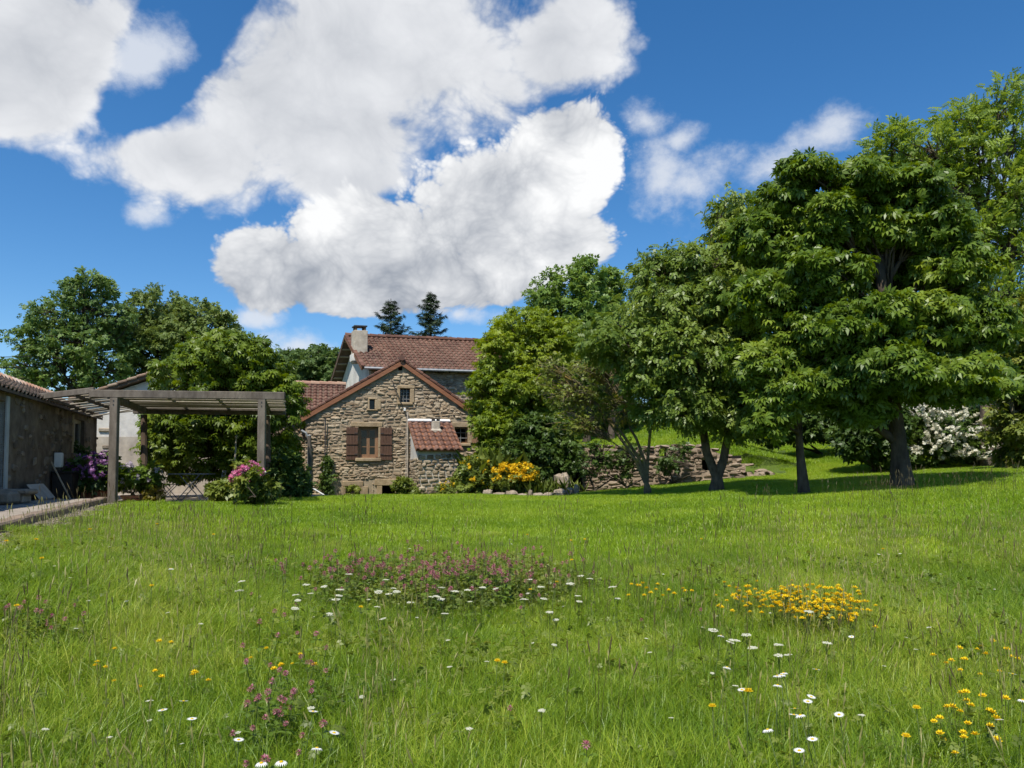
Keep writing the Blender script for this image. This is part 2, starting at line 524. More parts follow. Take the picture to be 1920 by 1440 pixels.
class MB:
    """collects shapes and becomes one mesh"""
    def __init__(s):
        s.v, s.f, s.r = [], [], []

    def add(s, verts, faces, rnd=None):
        o = len(s.v)
        s.v += [tuple(v) for v in verts]
        s.f += [tuple(i + o for i in f) for f in faces]
        s.r += [rnd or 0.0] * len(verts)
        return s

    def box(s, lo, hi, M=None, bevel=0.0, rnd=None):
        x0, y0, z0 = lo
        x1, y1, z1 = hi
        if not bevel:
            v = [Vector(c) for c in ((x0, y0, z0), (x1, y0, z0), (x1, y1, z0), (x0, y1, z0), (x0, y0, z1), (x1, y0, z1), (x1, y1, z1), (x0, y1, z1))]
            f = [(0, 3, 2, 1), (4, 5, 6, 7), (0, 1, 5, 4), (1, 2, 6, 5), (2, 3, 7, 6), (3, 0, 4, 7)]
        else:
            b = min(bevel, (x1 - x0) * .4, (y1 - y0) * .4, (z1 - z0) * .4)
            v = []
            idx = {}
            for i, xx in enumerate((x0, x1)):
                for j, yy in enumerate((y0, y1)):
                    for k, zz in enumerate((z0, z1)):
                        sx, sy, sz = (1 - 2 * i) * b, (1 - 2 * j) * b, (1 - 2 * k) * b
                        for a, dv in enumerate(((0, sy, sz), (sx, 0, sz), (sx, sy, 0))):
                            idx[i, j, k, a] = len(v)
                            v.append(Vector((xx + dv[0], yy + dv[1], zz + dv[2])))
            f = []
            for i in (0, 1):
                f.append([idx[i, j, k, 0] for j, k in ((0, 0), (1, 0), (1, 1), (0, 1))])
                f.append([idx[j, i, k, 1] for j, k in ((0, 0), (1, 0), (1, 1), (0, 1))])
                f.append([idx[j, k, i, 2] for j, k in ((0, 0), (1, 0), (1, 1), (0, 1))])
            for i in (0, 1):
                for j in (0, 1):
                    f.append([idx[i, j, 0, 0], idx[i, j, 1, 0], idx[i, j, 1, 1], idx[i, j, 0, 1]])
                    f.append([idx[i, 0, j, 0], idx[i, 1, j, 0], idx[i, 1, j, 2], idx[i, 0, j, 2]])
                    f.append([idx[0, i, j, 1], idx[1, i, j, 1], idx[1, i, j, 2], idx[0, i, j, 2]])
                    for k in (0, 1):
                        f.append([idx[i, j, k, 0], idx[i, j, k, 1], idx[i, j, k, 2]])
        if M is not None:
            v = [M @ q for q in v]
        return s.add(v, f, rnd)

    def bar(s, a, b, w, h, up=(0, 0, 1), bevel=0.0, rnd=None):
        """a beam of section w x h from a to b"""
        a, b = Vector(a), Vector(b)
        d = b - a
        L = d.length
        d.normalize()
        x = d.cross(Vector(up))
        if x.length < 1e-4:
            x = Vector((1, 0, 0))
        x.normalize()
        z = x.cross(d)
        M = Matrix.Identity(4)
        for i in range(3):
            M[i][0], M[i][1], M[i][2], M[i][3] = x[i], d[i], z[i], a[i]
        return s.box((-w / 2, 0, -h / 2), (w / 2, L, h / 2), M, bevel, rnd)

    def tube(s, pts, rad, n=8, cap=True):
        pts = [Vector(p) for p in pts]
        if not hasattr(rad, '__len__'):
            rad = [rad] * len(pts)
        o = len(s.v)
        ref = Vector((0.3, 0.9, 0.1))
        for i, p in enumerate(pts):
            d = (pts[min(i + 1, len(pts) - 1)] - pts[max(i - 1, 0)]).normalized()
            x = d.cross(ref)
            if x.length < 1e-3:
                x = d.cross(Vector((1, 0, 0)))
            x.normalize()
            y = d.cross(x)
            for k in range(n):
                a = 2 * PI * k / n
                s.v.append(tuple(p + (x * math.cos(a) + y * math.sin(a)) * rad[i]))
                s.r.append(0.0)
        for i in range(len(pts) - 1):
            for k in range(n):
                k2 = (k + 1) % n
                s.f.append((o + i * n + k, o + i * n + k2, o + (i + 1) * n + k2, o + (i + 1) * n + k))
        if cap:
            s.f.append(tuple(o + k for k in reversed(range(n))))
            s.f.append(tuple(o + (len(pts) - 1) * n + k for k in range(n)))
        return s

    def lathe(s, c, prof, n=16, rnd=None):
        o = len(s.v)
        for (r, z) in prof:
            for k in range(n):
                a = 2 * PI * k / n
                s.v.append((c[0] + r * math.cos(a), c[1] + r * math.sin(a), c[2] + z))
                s.r.append(rnd or 0.0)
        for i in range(len(prof) - 1):
            for k in range(n):
                k2 = (k + 1) % n
                s.f.append((o + i * n + k, o + i * n + k2, o + (i + 1) * n + k2, o + (i + 1) * n + k))
        s.f.append(tuple(o + k for k in reversed(range(n))))
        s.f.append(tuple(o + (len(prof) - 1) * n + k for k in range(n)))
        return s

    def mesh(s, name, material, smooth=False):
        me = bpy.data.meshes.new(name)
        me.from_pydata(s.v, [], s.f)
        if material:
            me.materials.append(MATS[material])
        a = me.attributes.new('rnd', 'FLOAT', 'POINT')
        a.data.foreach_set('value', s.r)
        if smooth:
            me.polygons.foreach_set('use_smooth', [True] * len(me.polygons))
        me.update()
        return me

    def build(s, name, material, parent=None, smooth=False):
        return obj(name, s.mesh(name, material, smooth), parent)


def obj(name, me, parent=None, M=None):
    o = bpy.data.objects.new(name, me)
    COL.objects.link(o)
    if parent is not None:
        o.parent = parent
        if parent.parent is None:
            o.matrix_parent_inverse = Matrix.Translation(-parent.location)
    if M is not None:
        o.matrix_basis = M
    return o


def tag(o, label, cat, group=None, kind=None):
    o['label'] = label
    o['category'] = cat
    if group:
        o['group'] = group
    if kind:
        o['kind'] = kind
    return o


def thing(name, label, cat, loc, group=None):
    o = bpy.data.objects.new(name, None)
    o.empty_display_size = 0.2
    COL.objects.link(o)
    o.location = loc
    return tag(o, label, cat, group)


ORD = 'first second third fourth fifth sixth seventh eighth ninth tenth eleventh twelfth thirteenth fourteenth fifteenth sixteenth seventeenth eighteenth nineteenth twentieth'.split()


def nth(i, n, what='left'):
    """'third from the left' for the i-th of n"""
    return ('leftmost' if i == 0 else 'rightmost' if i == n - 1 else ORD[i] + ' from the ' + what if i < 20 else 'twenty-' + ORD[i - 20] + ' from the ' + what)


def structure(o, label=None):
    o['kind'] = 'structure'
    return o


def frame(o, u, v, w):
    """matrix with the columns u, v, w at origin o"""
    M = Matrix.Identity(4)
    for i in range(3):
        M[i][0], M[i][1], M[i][2], M[i][3] = u[i], v[i], w[i], o[i]
    return M


def sm(t):
    t = np.clip(t, 0, 1)
    return t * t * (3 - 2 * t)


def bump2(x, y):
    return (np.sin(x * 1.3 + 0.7 * y) * np.sin(y * 1.1 - 0.4 * x + 1.0) * 0.03 + np.sin(x * 0.43 + 2.0) * np.sin(y * 0.37 + x * 0.15) * 0.05)


def H(x, y):
    """height of the ground"""
    x = np.asarray(x, dtype=float)
    y = np.asarray(y, dtype=float)
    z = 0.5 * sm((y - 3.5) / 16)
    z = z - 0.42 * sm((y - 23) / 9) * (1 - sm((x + 1) / 6))
    z = z + 0.072 * np.clip(x - 1.5, 0, 30) * sm((y - 5) / 11)
    z = z + 0.10 * np.clip(y - 24, 0, 24) * sm((x - 6) / 6)
    z = z + (0.75 * sm((y - 27.6) / 0.9) + 0.13 * np.clip(y - 28, 0, 14)) * sm((x - 0.6) / 1.2) * (1 - sm((x - 8.2) / 3.2))
    z = z + bump2(x, y) * sm((y - 1) / 5) * (1 - sm((y - 20) / 10))
    # the bank beside the terrace kerb (line from (-5.05, 6.05) to (-9.6, 18.1))
    dist = (x + 5.05) * 0.9355 + (y - 6.05) * 0.3533
    z = z + np.maximum(0.55 - z, 0) * sm(1 - (dist - .3) / 3.2) * sm((y - 4) / 3) * (1 - sm((y - 18.2) / .8))
    z = z - 0.3 * sm((-6.5 - x) / .5) * sm((y - 18.3) / .6) * (1 - sm((y - 28) / 1.5))
    return z


def hz(x, y):
    return float(H(x, y))


def ground_at(px, py, h=0.0):
    """the ground point (h above it) seen at a pixel, searching outwards"""
    r = ray(px, py)
    D = np.linspace(2.0, 40.0, 2400)
    X, Y, Z = r.x / r.y * D, D, EYE + r.z / r.y * D
    hit = np.nonzero(Z <= H(X, Y) + h)[0]
    i = hit[0] if len(hit) else len(D) - 1
    return Vector((X[i], Y[i], Z[i]))


# ------------------------------------------------------------------ ground
def lin(a, b, st):
    return np.arange(a, b + 1e-6, st)


gx = np.concatenate([[-2500, -1000, -400, -200, -110, -70], lin(-50, -26, 2), lin(-25, 25, 0.4), lin(26, 50, 2), [70, 110, 200, 400, 1000, 2500]])
gy = np.concatenate([[-400, -150, -60, -25, -10], lin(-4, 44, 0.4), lin(46, 80, 2), [100, 140, 200, 320, 600, 1200, 2600]])
GX, GY = np.meshgrid(gx, gy)
GZ = H(GX, GY)
nx, ny = len(gx), len(gy)
ii = np.arange((ny - 1) * (nx - 1))
a0 = (ii // (nx - 1)) * nx + ii % (nx - 1)
ground = obj('meadow_ground', big_mesh('meadow_ground', np.stack([GX.ravel(), GY.ravel(), GZ.ravel()], 1),
                                       np.stack([a0, a0 + 1, a0 + nx + 1, a0 + nx], 1), smooth=True, mats=['ground']))
structure(ground)

# ------------------------------------------------------------------ rubble stones and roof tiles
rs = random.Random(11)


def stone_mesh(name, material, seed):
    """one rough stone: unit width and height, back at y=0, face at y=-1"""
    q = random.Random(seed)
    ring = []
    for (x, z) in ((-.5, -.22), (-.36, -.5), (.1, -.5), (.4, -.46), (.5, -.05), (.42, .42), (.0, .5), (-.42, .45)):
        ring.append((x * q.uniform(.76, 1.04), z * q.uniform(.62, 1.08)))
    V, Fc = [], []
    for x, z in ring:
        V.append((x, 0.0, z))
    for x, z in ring:
        V.append((x * .97, -q.uniform(.5, .75), z * .95))
    for x, z in ring:
        V.append((x * q.uniform(.62, .78), -q.uniform(.82, 1.05), z * q.uniform(.5, .7)))
    V.append((q.uniform(-.1, .1), -1.05, q.uniform(-.1, .1)))
    for L in (0, 8):
        for k in range(8):
            k2 = (k + 1) % 8
            Fc.append((L + k, L + k2, L + 8 + k2, L + 8 + k))
    for k in range(8):
        Fc.append((16 + k, 16 + (k + 1) % 8, 24))
    me = bpy.data.meshes.new(name)
    me.from_pydata(V, [], Fc)
    me.materials.append(MATS[material])
    me.update()
    return me


STONES = {}


def stones(mk):
    if mk not in STONES:
        STONES[mk] = [stone_mesh('stone', mk, 100 + i) for i in range(14)]
    return STONES[mk]


def lay_stones(parent, M, s0, s1, z0, z1, inside, holes, material='stone', hr=(.08, .19), wr=(.16, .52), depth=(.035, .09), limit=300,
               seed=1, wave=.035):
    """rubble courses on the plane M (x along, z up, -y outwards); the largest `limit` stones are objects, the rest one part"""
    q = random.Random(seed)
    out = []
    z = z0
    row = 0
    while z < z1:
        h = q.uniform(*hr)
        s = s0 - q.uniform(0, .2)
        while s < s1:
            w = q.uniform(*wr)
            a, b = max(s, s0), min(s + w, s1)
            s += w
            zc = z + h / 2 + wave * math.sin(a * 1.7 + row * 0.9) + q.uniform(-.012, .012)
            if b - a < .07:
                continue
            parts = [(a, b, zc, h)]
            if q.random() < .22 and h > .13:
                k = q.uniform(.4, .6)
                parts = [(a, b, zc - h / 2 + h * k / 2, h * k), (a, (a + b) / 2, zc + h * k / 2, h * (1 - k)), ((a + b) / 2, b, zc + h * k / 2, h * (1 - k))]
            for (a2, b2, zz, hh) in parts:
                for (h0, h1, g0, g1) in holes:
                    if zz + hh / 2 > g0 and zz - hh / 2 < g1 and b2 > h0 and a2 < h1:
                        if a2 < h0 and (h0 - a2) > .06:
                            b2 = h0
                        elif b2 > h1 and (b2 - h1) > .06:
                            a2 = h1
                        else:
                            a2 = b2
                if b2 - a2 < .05:
                    continue
                if not (inside(a2 + .03, zz + hh / 2) and inside(b2 - .03, zz + hh / 2)):
                    continue
                out.append((a2, b2, zz, hh))
        z += h
        row += 1
    out.sort(key=lambda t: -(t[1] - t[0]) * t[3])
    ms = stones(material)
    rest = MB()
    for i, (a, b, zc, h) in enumerate(out):
        me = q.choice(ms)
        T = (M @ Matrix.Translation(((a + b) / 2, 0, zc)) @ Matrix.Rotation(q.gauss(0, .085), 4, 'Y')
             @ Matrix.Diagonal(((b - a) * .985 * q.choice((-1, 1)), q.uniform(*depth), h * 0.98, 1)))
        if i < limit:
            obj('stone', me, parent, T)
        else:
            flip = T.determinant() < 0
            rest.add([T @ v.co for v in me.vertices], [tuple(reversed(p.vertices)) if flip else tuple(p.vertices) for p in me.polygons], q.random())
    if rest.v:
        o = rest.build('small_stones', material, parent)
        o['kind'] = 'stuff'
    return len(out)


def tile_mesh(material, w, l, amp, seg=8):
    """one S-shaped roof tile: x across, y up the slope, z outwards; the lower lip has a thickness"""
    V, Fc = [], []
    for row, (y, dz) in enumerate(((0, -.012), (0, 0.034), (l * 1.06, -.016))):
        for k in range(seg + 1):
            t = k / seg
            z = amp * math.cos(2 * PI * (t - .28)) + dz
            V.append(((t - .5) * w, y, z))
    n = seg + 1
    for r in range(2):
        for k in range(seg):
            Fc.append((r * n + k, r * n + k + 1, (r + 1) * n + k + 1, (r + 1) * n + k))
    me = bpy.data.meshes.new('tile')
    me.from_pydata(V, [], Fc)
    me.materials.append(MATS[material])
    me.polygons.foreach_set('use_smooth', [True] * len(me.polygons))
    me.update()
    return me


def lay_tiles(parent, o, u, up, ncol, nrow, w=.26, l=.36, amp=.03, material='tile', limit=300, start=0, seed=3, skip=None, hidden_first=False):
    """a field of tiles from the eave corner o along u and up the slope"""
    q = random.Random(seed)
    u, up = Vector(u).normalized(), Vector(up).normalized()
    n = u.cross(up)
    if n.z < 0:
        n = -n
    me = tile_mesh(material, w, l, amp)
    rest = MB()
    cnt = 0
    for r in range(nrow):
        for c in range(ncol):
            if skip and skip(c, r):
                continue
            T = frame(Vector(o) + u * ((c + .5) * w) + up * (r * l) + n * (.02 + q.uniform(-.004, .004)), u, up, n) @ Matrix.Rotation(q.uniform(-.012, .012), 4, 'Z')
            if start <= cnt < start + limit:
                obj('tile', me, parent, T)
            else:
                rest.add([T @ v.co for v in me.vertices], [tuple(p.vertices) for p in me.polygons], q.random())
            cnt += 1
    if rest.v:
        x = rest.build('small_tiles', material, parent, smooth=True)
        x['kind'] = 'stuff'
    return cnt


def prism(mb, poly, M, y0, y1, rnd=None):
    """a polygon (x,z) of the plane M pushed from depth y0 to y1"""
    n = len(poly)
    v = [M @ Vector((x, y0, z)) for x, z in poly] + [M @ Vector((x, y1, z)) for x, z in poly]
    f = [tuple(range(n)), tuple(reversed(range(n, 2 * n)))]
    f += [(k, n + k, n + (k + 1) % n, (k + 1) % n) for k in range(n)]
    return mb.add(v, f, rnd)


PHI = R(14)
U14 = Vector((math.cos(PHI), math.sin(PHI), 0))
D14 = Vector((-math.sin(PHI), math.cos(PHI), 0))      # into the houses
UPZ = Vector((0, 0, 1))


class Plane:
    """a vertical facade: x along u, y into the wall, z up; xz(px,py) finds the point of the facade behind a pixel"""
    def __init__(s, p0, u, d):
        s.o = Vector((p0[0], p0[1], 0))
        s.u, s.d = Vector(u), Vector(d)
        s.M = frame(s.o, s.u, s.d, UPZ)
        s.n = s.u.cross(UPZ)

    def xz(s, px, py):
        r = ray(px, py)
        e = Vector((0, 0, EYE))
        t = (s.o - e).dot(s.n) / r.dot(s.n)
        p = e + r * t
        return (p - s.o).dot(s.u), p.z

    def w(s, x, y, z):
        return s.M @ Vector((x, y, z))

    def shifted(s, y):
        return Plane(s.o + s.d * y, s.u, s.d)

# ------------------------------------------------------------------ buildings
def wall_holes(mb, M, x0, x1, z0, top, holes, th, extra=()):
    """a wall slab (y 0..th) with rectangular openings and a sloped top"""
    cuts = sorted(set([x0, x1] + [c for c in extra if x0 < c < x1] + [h for hh in holes for h in hh[:2] if x0 < h < x1]))
    for a, b in zip(cuts, cuts[1:]):
        m = (a + b) / 2
        hs = sorted([(h[2], h[3]) for h in holes if h[0] < m < h[1]])
        z = z0
        for (g0, g1) in hs:
            if g0 > z:
                prism(mb, [(a, z), (b, z), (b, g0), (a, g0)], M, 0, th)
            z = max(z, g1)
        prism(mb, [(a, z), (b, z), (b, top(b)), (a, top(a))], M, 0, th)
    return mb


def Z1(zx, zy):      # a pixel of my 3.789x enlargement of the cottage
    return 500 + zx / 3.789, 580 + zy / 3.789


def surround(parent, M, x0, x1, z0, z1, lint=(.2, .2, .2), jl=.0, jr=.0, sill=0.0, proud=.07, back=.2):
    """dressed stones round an opening: lintel (overhang left, overhang right, height), jambs, sill"""
    if lint:
        MB().box((x0 - lint[0], -proud, z1), (x1 + lint[1], back, z1 + lint[2]), M, .02).build('lintel', 'dressed', parent)
    n = max(1, round((z1 - z0) / .42))
    for wd, side in ((jl, -1), (jr, 1)):
        if wd:
            for k in range(n):
                a, b = z0 + (z1 - z0) * k / n, z0 + (z1 - z0) * (k + 1) / n
                ww = wd * (1.25 if k % 2 == 0 else .85)
                lo, hi = (x0 - ww, x0) if side < 0 else (x1, x1 + ww)
                MB().box((lo, -proud + .004, a + .004), (hi, back, b - .004), M, .015).build('jamb_stone', 'dressed', parent)
    if sill:
        MB().box((x0 - .12, -proud - .05, z0 - sill), (x1 + .12, back, z0 - .002), M, .02).build('sill', 'dressed', parent)


FP = Plane(at(752, 900, 32.0), U14, D14)


def cottage():
    M = FP.M
    th = thing('stone_cottage', 'rubble stone cottage with brown barge boards and shuttered window facing the lawn', 'house', FP.w(0, 3, -.2))
    xz = lambda zx, zy: FP.xz(*Z1(zx, zy))
    xl = xz(275, 800)[0]
    xr = 3.55
    ax, az = xz(957, 372)
    el = xz(265, 762)
    er = xz(1410, 690)
    sl = (az - el[1]) / (ax - el[0])
    sr = (az - er[1]) / (er[0] - ax)
    top = lambda x: az - .12 - (sl * (ax - x) if x < ax else sr * (x - ax))
    z0 = -.6

    def rect(a, b, c, d):
        x0_, z1_ = xz(a, b)
        x1_, z0_ = xz(c, d)
        return (x0_, x1_, z0_, z1_)
    W1 = rect(652, 835, 792, 1056)
    W2 = rect(948, 562, 1018, 662)
    W3 = rect(732, 640, 768, 712)
    W4 = rect(562, 1258, 657, 1345)
    W5 = rect(820, 1252, 914, 1345)
    W6 = rect(1335, 838, 1428, 952)
    W7 = rect(936, 405, 964, 435)
    W5 = (W5[0], W5[1], -.3, W5[3])
    W4 = (W4[0], W4[1], -.1, W4[3])
    holes = [W1, W2, W3, W4, W5, W6, W7]
    mb = wall_holes(MB(), M, xl, xr, z0, top, holes, .5, (ax,))
    wall = mb.build('wall', 'mortar', th)
    side = MB()
    side.box((xl, .5, z0), (xl + .45, 9, top(xl) - .02), M).box((xr - .45, .5, z0), (xr, 9, top(xr) - .02), M)
    prism(side, [(xl, z0), (xr, z0), (xr, top(xr)), (ax, top(ax)), (xl, top(xl))], M, 8.6, 9.0)
    side.build('side_wall', 'mortar', th)
    # stone surrounds
    ex = []
    surround(th, M, *W1, lint=(.30, .16, .2), jl=.12, jr=.16, sill=.14)
    surround(th, M, *W2, lint=(.1, .2, .13), jl=.09, jr=.14, sill=.1, proud=.05)
    surround(th, M, *W3, lint=(.06, .1, .07), jr=.2, jl=.06, sill=.05, proud=.05)
    surround(th, M, *W4, lint=(.14, .16, .22), jl=.36, jr=.42)
    surround(th, M, *W5, lint=(.3, .28, .28), jl=.26, jr=.1)
    surround(th, M, *W6, lint=(.26, .3, .2), jr=.14, jl=.05, sill=.12)
    keep = []
    for (x0, x1, g0, g1), (l, r, t, b) in ((W1, (.2, .22, .22, .16)), (W2, (.12, .18, .14, .11)), (W3, (.07, .24, .08, .06)), (W4, (.45, .52, .24, .0)),
                                          (W5, (.33, .2, .3, 0)), (W6, (.1, .2, .22, .14)), (W7, (.02, .02, .02, .02))):
        keep.append((x0 - l, x1 + r, g0 - b, g1 + t))
    lay_stones(wall, M, xl, xr, -.15, az, lambda x, z: z < top(x) - .03, keep, 'stone', hr=(.05, .145), wr=(.11, .46), depth=(.012, .062), seed=5, wave=.06)
    # the side towards the pergola
    ML = frame(FP.w(xl, 0, 0), -D14, U14, UPZ)
    # main window
    x0, x1, g0, g1 = W1
    fr = MB()
    d0, d1 = .14, .2
    t = .075
    fr.box((x0, d0, g0 + .03), (x0 + t, d1, g1), M).box((x1 - t, d0, g0 + .03), (x1, d1, g1), M)
    fr.box((x0 + t, d0, g1 - t), (x1 - t, d1, g1), M).box((x0 + t, d0 - .02, g0), (x1 - t, d1, g0 + .09), M)
    win = fr.build('window', 'window_wood', th)
    xm = (x0 + x1) / 2
    for k, (a, b) in enumerate(((x0 + t, xm - .005), (xm + .005, x1 - t))):
        s = MB()
        c = .055
        za, zb = g0 + .095, g1 - t - .005
        s.box((a, d0 + .01, za), (a + c, d1 - .01, zb), M).box((b - c, d0 + .01, za), (b, d1 - .01, zb), M)
        s.box((a + c, d0 + .01, za), (b - c, d1 - .01, za + c), M).box((a + c, d0 + .01, zb - c), (b - c, d1 - .01, zb), M)
        for kk in (1, 2):
            zz = za + (zb - za) * kk / 3
            s.box((a + c, d0 + .015, zz - .014), (b - c, d1 - .02, zz + .014), M)
        s.build('casement', 'window_wood', win)
        for kk in range(3):
            zz0, zz1 = za + (zb - za) * kk / 3, za + (zb - za) * (kk + 1) / 3
            MB().box((a + c - .01, d0 + .03, zz0 + .01), (b - c + .01, d0 + .036, zz1 - .01), M).build('pane', 'glass', win)
    # shutters
    for (a, b, lab) in ((xz(565, 900)[0], xz(648, 900)[0], 0), (xz(806, 900)[0], xz(890, 900)[0], 1)):
        zb_, zt_ = xz(600, 1070)[1], xz(600, 838)[1]
        s = MB().box((a + .01, -.125, zt_ - .28), (b - .01, -.1, zt_ - .2), M).box((a + .01, -.125, zb_ + .2), (b - .01, -.1, zb_ + .28), M)
        s.box((a + .01, -.125, (zt_ + zb_) / 2 - .04), (b - .01, -.1, (zt_ + zb_) / 2 + .04), M)
        o = s.build('shutter', 'shutter', th)
        n = 4
        for k in range(n):
            MB().box((a + (b - a) * k / n + .003, -.1 + .001, zb_), (a + (b - a) * (k + 1) / n - .003, -.06, zt_), M, .006).build('plank', 'shutter', o)
        hb = MB()
        for zz in (zt_ - .24, zb_ + .24):
            hb.box((a if lab else b - .14, -.131, zz - .012), (a + .14 if lab else b, -.1255, zz + .012), M)
        hb.build('hinge', 'dark_metal', o)
    # W2 with its bars, W6 with frame and bars, slit with board
    def bars(W, nv, nh, dep, r=.012):
        x0, x1, g0, g1 = W
        for k in range(nv):
            x = x0 + (x1 - x0) * (k + 1) / (nv + 1)
            MB().tube([FP.w(x, dep, g0), FP.w(x, dep, g1)], r, 6).build('bar', 'zinc', th)
        for k in range(nh):
            z = g0 + (g1 - g0) * (k + 1) / (nh + 1)
            MB().tube([FP.w(x0, dep + .02, z), FP.w(x1, dep + .02, z)], r, 6).build('bar', 'zinc', th)
    bars(W2, 2, 3, .1)
    bars(W6, 1, 2, .12)
    for W in (W2, W6, W3):
        MB().box((W[0], .26, W[2]), (W[1], .27, W[3]), M).build('pane', 'glass', th)
    f6 = MB()
    x0, x1, g0, g1 = W6
    f6.box((x0, .2, g0), (x0 + .06, .25, g1), M).box((x1 - .06, .2, g0), (x1, .25, g1), M).box((x0 + .06, .2, g1 - .06), (x1 - .06, .25, g1), M).box((x0 + .06, .2, g0), (x1 - .06, .25, g0 + .06), M)
    f6.build('window_frame', 'window_wood', th)
    MB().box((x1 + .17, -.1, g0), (x1 + .44, -.06, g1 - .05), M, .01).build('shutter', 'window_wood', th)
    # roof: two slabs, tiles, verge tiles and barge boards
    ov = .1
    for sgn, sl_, xe in ((-1, sl, xl - .35), (1, sr, xr + .35)):
        run = abs(xe - ax)
        zE = az - sl_ * run
        up = (Vector((-sgn, 0, sl_))).normalized()
        Lr = run * math.sqrt(1 + sl_ * sl_)
        s = MB()
        prism(s, [(ax, az - .02), (xe, zE - .02), (xe, zE + .06), (ax, az + .06)], M, -ov + .03, 9.2)
        roof = s.build('roof', 'old_wood', th)
        # barge board
        s = MB()
        prism(s, [(ax, az - .17), (xe, zE - .17), (xe, zE + .02), (ax, az + .02)], M, -ov - .03, -ov + .03)
        s.build('barge_board', 'barge', th)
        # verge tiles: stepped caps
        n = 15 if sgn < 0 else 13
        for k in range(n):
            f0, f1 = k / n, (k + 1.08) / n
            p0 = FP.w(xe + (ax - xe) * f0, -ov + .065, zE + (az - zE) * f0 + .115)
            p1 = FP.w(xe + (ax - xe) * min(f1, 1), -ov + .065, zE + (az - zE) * min(f1, 1) + .085)
            MB().bar(p0, p1, .2, .12, UPZ, .03, rnd=.1).build('verge_tile', 'tile', roof)
        # the field of tiles behind the verge
        o = FP.w(xe, -ov + .2, zE + .07)
        ux = D14
        upw = (FP.w(ax, 0, az) - FP.w(xe, 0, zE)).normalized()
        lay_tiles(roof, o if sgn > 0 else o, ux, upw, 35, int(Lr / .36), limit=0, seed=8)
    MB().tube([FP.w(ax, -ov - .12, az + .14), FP.w(ax, 1.5, az + .13), FP.w(ax, 9.1, az + .12)], .12, 10).build('ridge_cap', 'tile', th)
    # purlin ends under the verge
    for fx in (.35, .7):
        x = ax - (ax - xl) * fx
        MB().box((x - .07, -ov + .04, az - sl * (ax - x) - .2), (x + .07, .02, az - sl * (ax - x) - .04), M).build('purlin_end', 'barge', th)
        x = ax + (xr - ax) * fx
        MB().box((x - .07, -ov + .04, az - sr * (x - ax) - .2), (x + .07, .02, az - sr * (x - ax) - .04), M).build('purlin_end', 'barge', th)
    # rainwater pipe at the left corner, thin pipe and conduit
    px_, _ = xz(300, 1000)
    pts = [FP.w(px_ - .3, -.14, xz(270, 880)[1] + .1), FP.w(px_ - .12, -.16, xz(290, 880)[1]), FP.w(px_, -.16, xz(300, 930)[1]), FP.w(px_, -.16, -.3)]
    MB().tube(pts, .055, 10).build('downpipe', 'zinc', th)
    x_, _ = xz(416, 900)
    MB().tube([FP.w(x_, -.13, xz(416, 775)[1]), FP.w(x_, -.13, .0)], .022, 8).build('thin_pipe', 'dark_metal', th)
    MB().tube([FP.w(x_ - .03, -.13, xz(412, 1080)[1]), FP.w(x_ - .03, -.14, .0)], .03, 8).build('pipe_sleeve', 'grey_paint', th)
    x_, zt_ = xz(1000, 730)
    MB().tube([FP.w(x_, -.12, zt_), FP.w(x_, -.12, .3)], .028, 8).build('conduit', 'plaster_low', th)
    MB().tube([FP.w(x_ - .06, -.12, zt_ + .02), FP.w(x_ - .06, -.12, .3)], .014, 6).build('conduit', 'plaster_low', th)
    bx_, bz_ = xz(978, 712)
    MB().box((bx_ - .05, -.17, bz_ - .07), (bx_ + .05, -.08, bz_ + .05), M, .01).build('junction_box', 'white_paint', th)  # white junction box at the head of the conduit, no lamp
    a, b = xz(885, 500), xz(995, 770)
    MB().tube([FP.w(a[0], -.12, a[1]), FP.w((a[0] + b[0]) / 2, -.2, (a[1] + b[1]) / 2), FP.w(b[0], -.12, b[1])], .016, 6).build('wall_cable', 'cable', th)
    return th, xl


cott, COT_XL = cottage()


